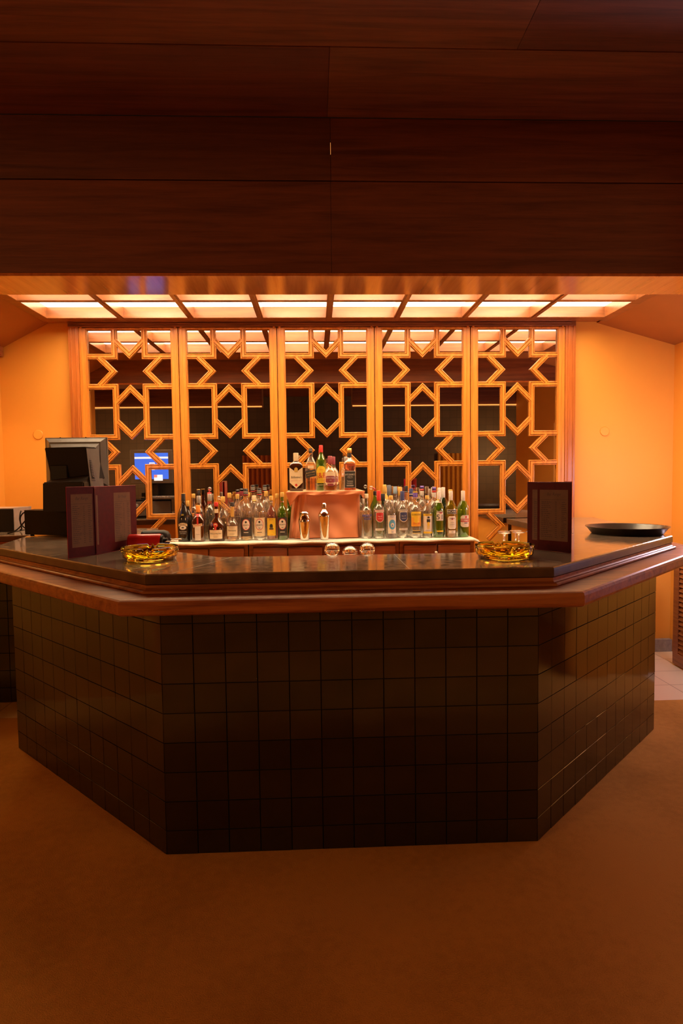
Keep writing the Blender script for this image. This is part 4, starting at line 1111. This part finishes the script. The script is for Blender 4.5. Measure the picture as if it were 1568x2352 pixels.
def coupe(x, y, lb):
    t = thing('stemmed_glass', lb, 'glass', (x, y, 1.0455), 0, 'upturned stemmed glasses behind the right ashtray')
    bm = bmesh.new(); lathe(bm, [(0.040, 0.0), (0.0405, 0.002), (0.038, 0.030), (0.026, 0.052), (0.006, 0.062), (0.0045, 0.070)], 28, cap0=False, cap1=False); obj('bowl', bm, M['g_clear'], t, True)
    bm = bmesh.new(); lathe(bm, [(0.0045, 0.068), (0.004, 0.100), (0.006, 0.114), (0.014, 0.119)], 16); obj('stem', bm, GLS, t, True)
    bm = bmesh.new(); lathe(bm, [(0.014, 0.118), (0.033, 0.121), (0.034, 0.1235), (0.030, 0.125), (0.001, 0.1245)], 32); obj('foot', bm, GLS, t, True)


for (x, y), lb in zip([(0.952, 0.885), (1.035, 0.905), (1.052, 1.01), (1.122, 0.945), (0.975, 0.975)],
                      ['upturned stemmed glass, leftmost of the group behind the right ashtray', 'upturned stemmed glass at the front of the group, touching the menu edge in view',
                       'upturned stemmed glass in the middle of the rear row', 'upturned stemmed glass furthest right, mostly behind the standing menu', 'upturned stemmed glass at the back left of the group']):
    coupe(x, y, lb)


# ------------------------------------------------------------------ ashtrays
def ashtray(x, y, R, rz, lb):
    t = thing('ashtray', lb, 'ashtray', (x, y, ZC + 0.0004), rz, 'amber glass ashtrays on the bar')
    H = 0.058
    prof = [(0.001, 0.0), (R * .80, 0.0), (R * .82, 0.003), (R * .83, 0.010), (R * .94, 0.014), (R * .97, 0.022), (R * .97, 0.042), (R, 0.047), (R, H - 0.003), (R * .985, H), (R * .93, H), (R * .915, H - 0.003), (R * .90, 0.020), (R * .82, 0.013), (0.001, 0.012)]
    bm = bmesh.new(); seg = 96
    rings = []
    for k, (r, z) in enumerate(prof):
        ring = []
        for i in range(seg):
            a = 2 * PI * i / seg
            zz_ = z
            if 7 <= k <= 11:
                for c in (0.0, PI / 2, PI, 3 * PI / 2):
                    for s in (-0.10, 0.10):
                        d = (a - c - s + PI) % (2 * PI) - PI
                        if abs(d) < 0.085: zz_ = min(zz_, z - 0.013 * math.cos(d / 0.085 * PI / 2))
            ring.append(bm.verts.new((r * math.cos(a), r * math.sin(a), zz_)))
        rings.append(ring)
    for a, b in zip(rings, rings[1:]):
        for i in range(seg): bm.faces.new((a[i], a[(i + 1) % seg], b[(i + 1) % seg], b[i]))
    bmesh.ops.remove_doubles(bm, verts=bm.verts, dist=1e-4)
    smooth_by_angle(obj('glass_dish', bm, M['amber'], t), 0.6)
    return t


ashtray(-0.785, 0.372, 0.122, -PI / 2 + 0.15, 'amber glass ashtray at the left, beside the open burgundy menu')
ashtray(0.752, 0.225, 0.124, -PI / 2 - 0.05, 'amber glass ashtray at the right, left of the standing menu')


# ------------------------------------------------------------------ menus
def leaf(parent, name, A, B, z0, z1, mat, th=0.003, page=None, face=1, title=None, seed=0):
    """upright leaf from plan point A to B (local coords); page margins (l, r, bottom, top)"""
    A = Vector(A); B = Vector(B); d = (B - A).normalized(); nn_ = Vector((d.y, -d.x)) * face
    bm = bmesh.new()
    h = [(A + nn_ * th / 2), (B + nn_ * th / 2), (B - nn_ * th / 2), (A - nn_ * th / 2)]
    prism(bm, [(p.x, p.y) for p in h], z0, z1)
    bm.normal_update()
    for f in bm.faces:      # same leatherette: shade painted on the room side, bar-lit side kept bright
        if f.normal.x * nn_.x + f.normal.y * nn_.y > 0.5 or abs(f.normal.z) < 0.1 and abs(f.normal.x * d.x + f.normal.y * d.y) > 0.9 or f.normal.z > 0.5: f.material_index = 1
    bmesh.ops.bevel(bm, geom=list(bm.edges), offset=0.0009, segments=1, affect='EDGES')
    o = obj(name, bm, [mat, M['burg_shaded']], parent)
    if page:
        L = (B - A).length; l, r_, b_, t_ = page
        P0 = A + d * l + nn_ * (th / 2 + 0.0005); P1 = B - d * r_ + nn_ * (th / 2 + 0.0005)
        bm = bmesh.new(); quad(bm, [(P0.x, P0.y, z0 + b_), (P1.x, P1.y, z0 + b_), (P1.x, P1.y, z1 - t_), (P0.x, P0.y, z1 - t_)])
        pg = obj('page', bm, M['page'], o)
        bm = bmesh.new(); random.seed(seed); w = (P1 - P0).length
        off = nn_ * 0.0005

        def line(u0, u1, z, hgt):
            a = P0 + d * (w * u0) + off; b = P0 + d * (w * u1) + off
            quad(bm, [(a.x, a.y, z), (b.x, b.y, z), (b.x, b.y, z + hgt), (a.x, a.y, z + hgt)])
        zt = z1 - t_ - 0.045; line(0.02, 0.98, zt, 0.0012)
        zl = zt - 0.012
        while zl > z0 + b_ + 0.012:
            u = 0.06; e = random.uniform(0.28, 0.46)
            while u < e:
                ww = random.uniform(0.04, 0.10); line(u, min(u + ww, e), zl, 0.0026); u += ww + 0.02
            line(0.55, 0.62, zl, 0.0024); u = 0.78; line(u, 0.78 + random.uniform(0.08, 0.18), zl, 0.0026)
            if random.random() < 0.07: line(0.02, 0.98, zl - 0.004, 0.0008)
            zl -= 0.0088
        if title:
            b2 = text_mesh(title, 0.020, shear=0.3, width=min(w * 0.6, 0.07))
            mid = (P0 + P1) / 2 + off
            for v in b2.verts:
                q = mid + d * v.co.x * (1 if face > 0 else 1)
                v.co = Vector((q.x, q.y, z1 - t_ - 0.020 + v.co.y))
            me = bpy.data.meshes.new('t'); b2.to_mesh(me); bm.from_mesh(me); b2.free(); bpy.data.meshes.remove(me)
        obj('printed_text', bm, M['ink'], pg)
    return o


mn = thing('menu', 'open burgundy menu standing upright at the left, in front of the till', 'menu', (-1.09, 0.572, ZC + 0.0004))
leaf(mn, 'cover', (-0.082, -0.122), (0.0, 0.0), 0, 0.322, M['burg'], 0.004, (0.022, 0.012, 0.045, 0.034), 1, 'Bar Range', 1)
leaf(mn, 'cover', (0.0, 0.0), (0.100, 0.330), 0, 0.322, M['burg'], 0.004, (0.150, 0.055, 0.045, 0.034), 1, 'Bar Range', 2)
leaf(mn, 'inner_leaf', (0.003, -0.004), (0.028, 0.150), 0.006, 0.314, M['burg_shaded'], 0.002, (0.012, 0.006, 0.040, 0.034), 1, None, 3)
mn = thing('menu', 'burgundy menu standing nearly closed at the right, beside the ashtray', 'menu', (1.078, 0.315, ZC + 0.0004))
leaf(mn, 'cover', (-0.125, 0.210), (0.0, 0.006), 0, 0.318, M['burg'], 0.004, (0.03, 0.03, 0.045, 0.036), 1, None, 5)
leaf(mn, 'inner_leaf', (-0.102, 0.142), (0.0, 0.0), 0.002, 0.316, M['burg_shaded'], 0.002, (0.014, 0.016, 0.048, 0.034), 1, 'Bar Range', 6)
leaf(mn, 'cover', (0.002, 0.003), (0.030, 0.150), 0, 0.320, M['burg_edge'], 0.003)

# ------------------------------------------------------------------ tray
tr = thing('serving_tray', 'round black serving tray lying on the right arm of the countertop', 'tray', (1.775, 1.20, ZC + 0.0004))
bm = bmesh.new()
lathe(bm, [(0.001, 0), (0.190, 0), (0.196, 0.003), (0.222, 0.036), (0.230, 0.040), (0.230, 0.043), (0.221, 0.041), (0.190, 0.006), (0.001, 0.004)], 72)
smooth_by_angle(obj('dish', bm, M['tray'], tr), 0.6)
bm = bmesh.new()
lathe(bm, [(0.186, 0.0055), (0.183, 0.0066), (0.180, 0.0055)], 72, cap0=False, cap1=False)
obj('inner_rim', bm, M['tray'], tr, True)

# ------------------------------------------------------------------ till: cash drawer, terminal, monitor
cd = thing('cash_drawer', 'black metal cash drawer with its back to the room, under the till monitor', 'cash drawer', (-1.905, 1.655, ZC + 0.0004), -0.42)
bm = bmesh.new(); box(bm, 0, 0.42, 0, 0.36, 0.010, 0.165, 0, 0.003); obj('case', bm, M['black_soft'], cd)
bm = bmesh.new(); box(bm, 0.01, 0.41, 0.361, 0.372, 0.02, 0.150, 0, 0.002); dr = obj('drawer_front', bm, M['grey_pl'], cd)
bm = bmesh.new(); lathe(bm, [(0.014, 0), (0.014, 0.006), (0.004, 0.008)], 24)
bmesh.ops.rotate(bm, verts=bm.verts, cent=(0, 0, 0), matrix=Matrix.Rotation(-PI / 2, 3, 'X')); bmesh.ops.translate(bm, verts=bm.verts, vec=(0.21, 0.372, 0.07)); obj('lock', bm, M['black'], dr, True)
for x in (0.03, 0.39):
    for y in (0.03, 0.33):
        bm = bmesh.new(); lathe(bm, [(0.012, 0), (0.012, 0.011)], 16, x, y); obj('foot', bm, M['black'], cd, True)

zt = ZC + 0.166
tm = thing('till_terminal', 'dark till terminal with upright rear panel and bulky foot, standing on the cash drawer', 'till', (-1.62, 1.40, zt))


def frustum(bm, b, t, mi=0):
    vs = [bm.verts.new(p) for p in b + t]
    for f in ((3, 2, 1, 0), (4, 5, 6, 7), (0, 1, 5, 4), (1, 2, 6, 5), (2, 3, 7, 6), (3, 0, 4, 7)): bm.faces.new([vs[i] for i in f]).material_index = mi


bm = bmesh.new()
frustum(bm, [(-0.060, 0.0, 0.0000), (0.190, 0.0, 0.0000), (0.215, 0.20, 0.0000), (-0.060, 0.20, 0.0000)], [(-0.055, 0.0, 0.1740), (0.185, 0.0, 0.1763), (0.208, 0.18, 0.1856), (-0.045, 0.18, 0.1856)])
bmesh.ops.bevel(bm, geom=list(bm.edges), offset=0.006, segments=2, affect='EDGES')
frustum(bm, [(-0.045, 0.01, 0.1717), (0.178, 0.01, 0.1763), (0.205, 0.16, 0.1856), (-0.04, 0.16, 0.1856)], [(-0.03, 0.075, 0.1949), (0.200, 0.075, 0.2181), (0.206, 0.16, 0.2181), (-0.02, 0.16, 0.1949)])
obj('foot_housing', bm, M['dkgrey'], tm)
bm = bmesh.new(); box(bm, -0.035, 0.07, 0.06, 0.15, 0.18, 0.28, 0, 0.006); obj('neck', bm, M['black'], tm)
bm = bmesh.new()
frustum(bm, [(-0.035, 0.08, 0.1914), (0.205, 0.08, 0.1914), (0.262, 0.165, 0.1914), (-0.03, 0.165, 0.1914)], [(-0.055, 0.045, 0.3828), (0.190, 0.045, 0.3863), (0.224, 0.125, 0.3863), (-0.05, 0.125, 0.3828)])
bmesh.ops.bevel(bm, geom=list(bm.edges), offset=0.004, segments=2, affect='EDGES')
rp = obj('rear_panel', bm, M['black'], tm)
bm = bmesh.new(); frustum(bm, [(0.208, 0.085, 0.0232), (0.243, 0.14, 0.0232), (0.265, 0.17, 0.0232), (0.212, 0.10, 0.0232)], [(0.192, 0.048, 0.3770), (0.215, 0.105, 0.3770), (0.232, 0.13, 0.3770), (0.195, 0.06, 0.3770)])
obj('side_cheek', bm, M['grey_pl'], tm)
bm = bmesh.new()
for k in range(13):
    f = 0.18 + k * 0.010; u = (f - 0.023) / 0.354
    x0, y0 = 0.208 - 0.016 * u, 0.085 - 0.037 * u; x1, y1 = 0.243 - 0.028 * u, 0.14 - 0.035 * u
    a = Vector((x0 + (x1 - x0) * .15 + .0008, y0 + (y1 - y0) * .15 - .0008, f)); b = Vector((x0 + (x1 - x0) * .75 + .0008, y0 + (y1 - y0) * .75 - .0008, f))
    quad(bm, [a, b, b + Vector((0, 0, 0.0035)), a + Vector((0, 0, 0.0035))])
obj('vent', bm, M['black'], tm)
bm = bmesh.new(); box(bm, -0.095, -0.05, 0.10, 0.16, 0.018, 0.055, 0, 0.003); obj('plug', bm, M['black'], tm)

mo = thing('monitor', 'grey flat-screen till monitor seen from behind, its lit screen facing the mirror', 'monitor', (-1.575, 1.665, zt))
bm = bmesh.new()
w2, b0, b1 = 0.195, 0.145, 0.458
tilt = 0.03
frustum(bm, [(-w2 + .035, -0.010, b0 + .03), (w2 - .035, -0.010, b0 + .03), (w2, 0.022, b0), (-w2, 0.022, b0)], [(-w2 + .035, -0.004, b1 - .03), (w2 - .035, -0.004, b1 - .03), (w2, 0.028, b1), (-w2, 0.028, b1)])
box(bm, -w2, w2, 0.022, 0.040, b0, b1, 0, 0.003)
frustum(bm, [(-w2 + .06, -0.035, b0 + .06), (w2 - .06, -0.035, b0 + .06), (w2 - .04, -0.008, b0 + .035), (-w2 + .04, -0.008, b0 + .035)], [(-w2 + .06, -0.030, b1 - .07), (w2 - .06, -0.030, b1 - .07), (w2 - .04, -0.003, b1 - .04), (-w2 + .04, -0.003, b1 - .04)])
hs = obj('housing', bm, M['grey_pl'], mo)
bm = bmesh.new()
for x in (-0.095, 0.065): lathe(bm, [(0.004, b1 - .004), (0.004, b1 + .0012)], 10, x, 0.012)
obj('screw', bm, M['black'], hs)
bm = bmesh.new(); quad(bm, [(-0.155, 0.0405, b0 + .04), (0.155, 0.0405, b0 + .04), (0.155, 0.0405, b1 - .03), (-0.155, 0.0405, b1 - .03)])
scn = obj('screen', bm, emis('screen_blue', (0.03, 0.12, 0.75), 1.3), mo)
for nm, (x0, x1, z0, z1), cl, st in (('screen_window', (-0.02, 0.03, .27, .34), (.75, .82, .95), 1.2), ('screen_window', (-0.015, 0.025, .28, .33), (.03, .10, .6), 1.1), ('screen_window', (-0.155, 0.155, .375, .393), (.7, .8, .95), 1.1), ('screen_window', (0.02, 0.10, .17, .225), (.8, .85, .95), 1.2), ('screen_window', (0.02, 0.05, .20, .225), (.75, .25, .2), 1.0)):
    bm = bmesh.new(); e = 0.0409 if nm and st != 1.0 and (x1 - x0) != 0.04 else 0.0412
    quad(bm, [(x0, e, z0), (x1, e, z0), (x1, e, z1), (x0, e, z1)]); obj(nm, bm, emis('screen_window_glow', cl, st), scn)
bm = bmesh.new(); box(bm, -0.05, 0.05, -0.03, 0.02, 0.0, 0.14, 0, 0.006); box(bm, -0.09, 0.09, -0.06, 0.10, 0.0, 0.012, 0, 0.003); obj('stand', bm, M['dkgrey'], mo)
kb = thing('till_keyboard', 'dark till keyboard facing the mirror, seen only as a reflection below the lit screen', 'keyboard', (-1.42, 1.83, zt))
bm = bmesh.new(); box(bm, -0.17, 0.17, -0.055, 0.06, 0.0, 0.020, 0, 0.004); obj('base', bm, M['grey_pl'], kb)
bm = bmesh.new()
for i in range(12):
    for j in range(4): box(bm, -0.16 + i * 0.027, -0.139 + i * 0.027, -0.045 + j * 0.025, -0.026 + j * 0.025, 0.020, 0.029, 0, 0.002)
obj('keys', bm, M['c_grey'], kb)

pn = thing('receipt_printer', 'boxy printer with dark front and pale side at the far left edge', 'printer', (-2.30, 2.06, ZC + 0.0004))
bm = bmesh.new(); box(bm, -0.14, 0.165, -0.06, 0.215, 0.0, 0.158, 0, 0.004)
bm.faces.ensure_lookup_table()
obj('case', bm, M['black'], pn)
bm = bmesh.new(); box(bm, 0.1655, 0.169, -0.058, 0.213, 0.004, 0.165, 0, 0.001); box(bm, -0.135, 0.16, -0.055, 0.21, 0.1585, 0.164, 0, 0.002); obj('pale_panel', bm, M['c_grey'], pn)
for k, pts in enumerate([bez((-2.12, 2.06, 1.135), (-1.98, 1.86, 1.14), (-2.06, 1.74, 1.30), (-1.86, 1.80, 1.285)),
                         bez((-2.10, 1.84, 1.130), (-2.02, 1.82, 1.14), (-1.96, 1.72, 1.19), (-1.90, 1.70, 1.24)),
                         bez((-2.09, 2.02, 1.27), (-2.10, 1.98, 1.20), (-2.07, 1.97, 1.15), (-2.0, 1.97, 1.132))]):
    bm = bmesh.new(); tube(bm, pts, 0.0045, 8)
    o = obj('cable', bm, M['black_soft'], None, True)
    setp(o, ['black cable arching from the printer up to the till', 'black cable looping low across the countertop towards the cash drawer', 'thin black cable hanging down the pale side of the printer'][k], 'cable', 'cables between printer and till')

# red and dark canisters lying behind the left ashtray
rc = thing('canister', 'red canister with grey knob lying on its side behind the left ashtray', 'canister', (-0.995, 0.775, ZC + 0.0005), 0.0)
bm = bmesh.new(); lathe(bm, [(0.001, 0), (0.034, 0.0), (0.0385, 0.006), (0.0385, 0.155), (0.036, 0.162), (0.001, 0.163)], 36)
rot = Matrix.Rotation(PI / 2, 3, 'Y')
bmesh.ops.rotate(bm, verts=bm.verts, cent=(0, 0, 0), matrix=rot); bmesh.ops.translate(bm, verts=bm.verts, vec=(0, 0, 0.0385)); smooth_by_angle(obj('body', bm, M['red'], rc))
bm = bmesh.new(); lathe(bm, [(0.034, 0.163), (0.033, 0.172), (0.020, 0.174), (0.017, 0.178), (0.017, 0.192), (0.013, 0.195), (0.001, 0.196)], 28)
bmesh.ops.rotate(bm, verts=bm.verts, cent=(0, 0, 0), matrix=rot); bmesh.ops.translate(bm, verts=bm.verts, vec=(0, 0, 0.0385)); smooth_by_angle(obj('end_knob', bm, M['dkgrey'], rc))
bm = bmesh.new()
for dz, R0, x0 in ((0.040, 0.022, 0.205), (0.012, 0.020, 0.17)):
    pts = [(0.10 if dz < .02 else 0.19, -0.045, dz)] + [(x0 + R0 * 1.6 * math.sin(a), -0.045 + 0.018 * (1 - math.cos(a)) * 1.2, dz + 0.002) for a in [PI * k / 10 for k in range(11)]]
    tube(bm, pts, 0.0028, 8)
obj('wire_handle', bm, M['steel'], rc, True)
rc = thing('canister', 'dark steel-topped canister lying behind the red one', 'canister', (-0.962, 0.90, ZC + 0.0005), 0.0)
bm = bmesh.new(); lathe(bm, [(0.001, 0), (0.036, 0.0), (0.043, 0.008), (0.043, 0.115), (0.036, 0.134), (0.022, 0.144), (0.001, 0.146)], 36)
bmesh.ops.rotate(bm, verts=bm.verts, cent=(0, 0, 0), matrix=rot); bmesh.ops.translate(bm, verts=bm.verts, vec=(0, 0, 0.043)); smooth_by_angle(obj('body', bm, M['dkgrey'], rc))
bm = bmesh.new(); pts = [(0.12, 0, 0.05)] + [(0.155 + 0.045 * math.sin(a), 0.016 * (1 - math.cos(a)), 0.035) for a in [PI * k / 10 for k in range(11)]]; tube(bm, pts, 0.0028, 8)
obj('wire_handle', bm, M['steel'], rc, True)
bm = bmesh.new(); quad(bm, [(-1.882, 1.625, ZC + .0006), (-1.865, 1.56, ZC + .0006), (-1.835, 1.565, ZC + .0006), (-1.84, 1.60, ZC + .0006), (-1.79, 1.585, ZC + .0006), (-1.83, 1.64, ZC + .0006)])
setp(obj('sticker', bm, M['paper_o']), 'small orange sticker on the countertop by the cash drawer', 'sticker')

# ------------------------------------------------------------------ louvred half door at the right
ld = thing('louvred_door', 'brown louvred half door standing open at the right edge, under the elbow rail', 'door', (2.68, 2.26, 0.0), -0.05)
bm = bmesh.new()
L = 0.62; T = 0.035; z0, z1 = 0.012, 0.86
box(bm, 0, T, -0.075, 0, z0, z1, 0, 0.003); box(bm, 0, T, -L, -L + 0.075, z0, z1, 0, 0.003)
box(bm, 0, T, -L + .07, -0.07, z0, z0 + 0.09, 0, 0.003); box(bm, 0, T, -L + .07, -0.07, z1 - 0.07, z1, 0, 0.003)
obj('frame', bm, M['louvre'], ld)
bm = bmesh.new(); z = z0 + 0.10
while z < z1 - 0.09:
    frustum(bm, [(0.002, -L + .075, z), (0.008, -L + .075, z - 0.004), (0.008, -0.075, z - 0.004), (0.002, -0.075, z)], [(0.020, -L + .075, z + 0.040), (0.028, -L + .075, z + 0.036), (0.028, -0.075, z + 0.036), (0.020, -0.075, z + 0.040)])
    z += 0.036
obj('slats', bm, M['louvre'], ld)

# ------------------------------------------------------------------ lounge seen only in the mirrors
bm_ = thing('ceiling_beam', 'long brown ceiling beam over the lounge, seen in the mirrors', 'beam', (0, -1.5, 2.50))
bm = bmesh.new(); box(bm, -5, -0.8, -0.25, 0, 0.0, 0.7, 0, 0.004); box(bm, 0.5, 5, -0.25, 0, 0.0, 0.7, 0, 0.004); obj('timber', bm, M['fascia2'], bm_)
fl = thing('floor_lamp', 'glowing yellow lamp with flared shade in the lounge, seen in the right-hand mirrors', 'lamp', (1.35, -5.2, 0))
bm = bmesh.new(); lathe(bm, [(0.11, 0), (0.11, 0.02), (0.012, 0.03), (0.012, 1.05)], 24); obj('pole', bm, M['black'], fl, True)
bm = bmesh.new(); lathe(bm, [(0.14, 0.98), (0.10, 1.24)], 28, cap0=False, cap1=False); obj('lamp_shade', bm, emis('lamp_shade_glow', (1.0, 0.50, 0.08), 1.6), fl, True)

bm = bmesh.new(); box(bm, -5, -0.8, 0.02, 0.035, -0.015, 0.0); box(bm, 0.5, 5, 0.02, 0.035, -0.015, 0.0)
obj('added_edge_glow', bm, emis('strip_glow', (1.0, 0.42, 0.10), 1.6), bm_)  # added glowing strip standing in for the beam's lit lower edge
for x, lb in ((2.9, 'added ochre drape standing in for a door on the far wall, in right-hand mirrors'), (-1.3, 'added brown drape standing in for brown stripes seen in the left mirrors')):
    bm = bmesh.new(); cols = []
    for i in range(61):
        u = i / 60; y = 0.03 * math.sin(u * 38) + 0.05
        cols.append((bm.verts.new((-0.3 + 0.6 * u, y, 0.05)), bm.verts.new((-0.3 + 0.6 * u, y, 1.95))))
    for a, b in zip(cols, cols[1:]): bm.faces.new((a[0], b[0], b[1], a[1]))
    o = obj('stand_in_drape', bm, plain('stand_in_ochre', (0.40, 0.20, 0.03), 0.9) if x > 0 else plain('stand_in_brown', (0.35, 0.10, 0.02), 0.9), None, True)
    o.location = (x, -5.98, 0); setp(o, lb, 'stand_in_drape')  # added drapes standing in for a door and stripes in the mirrors
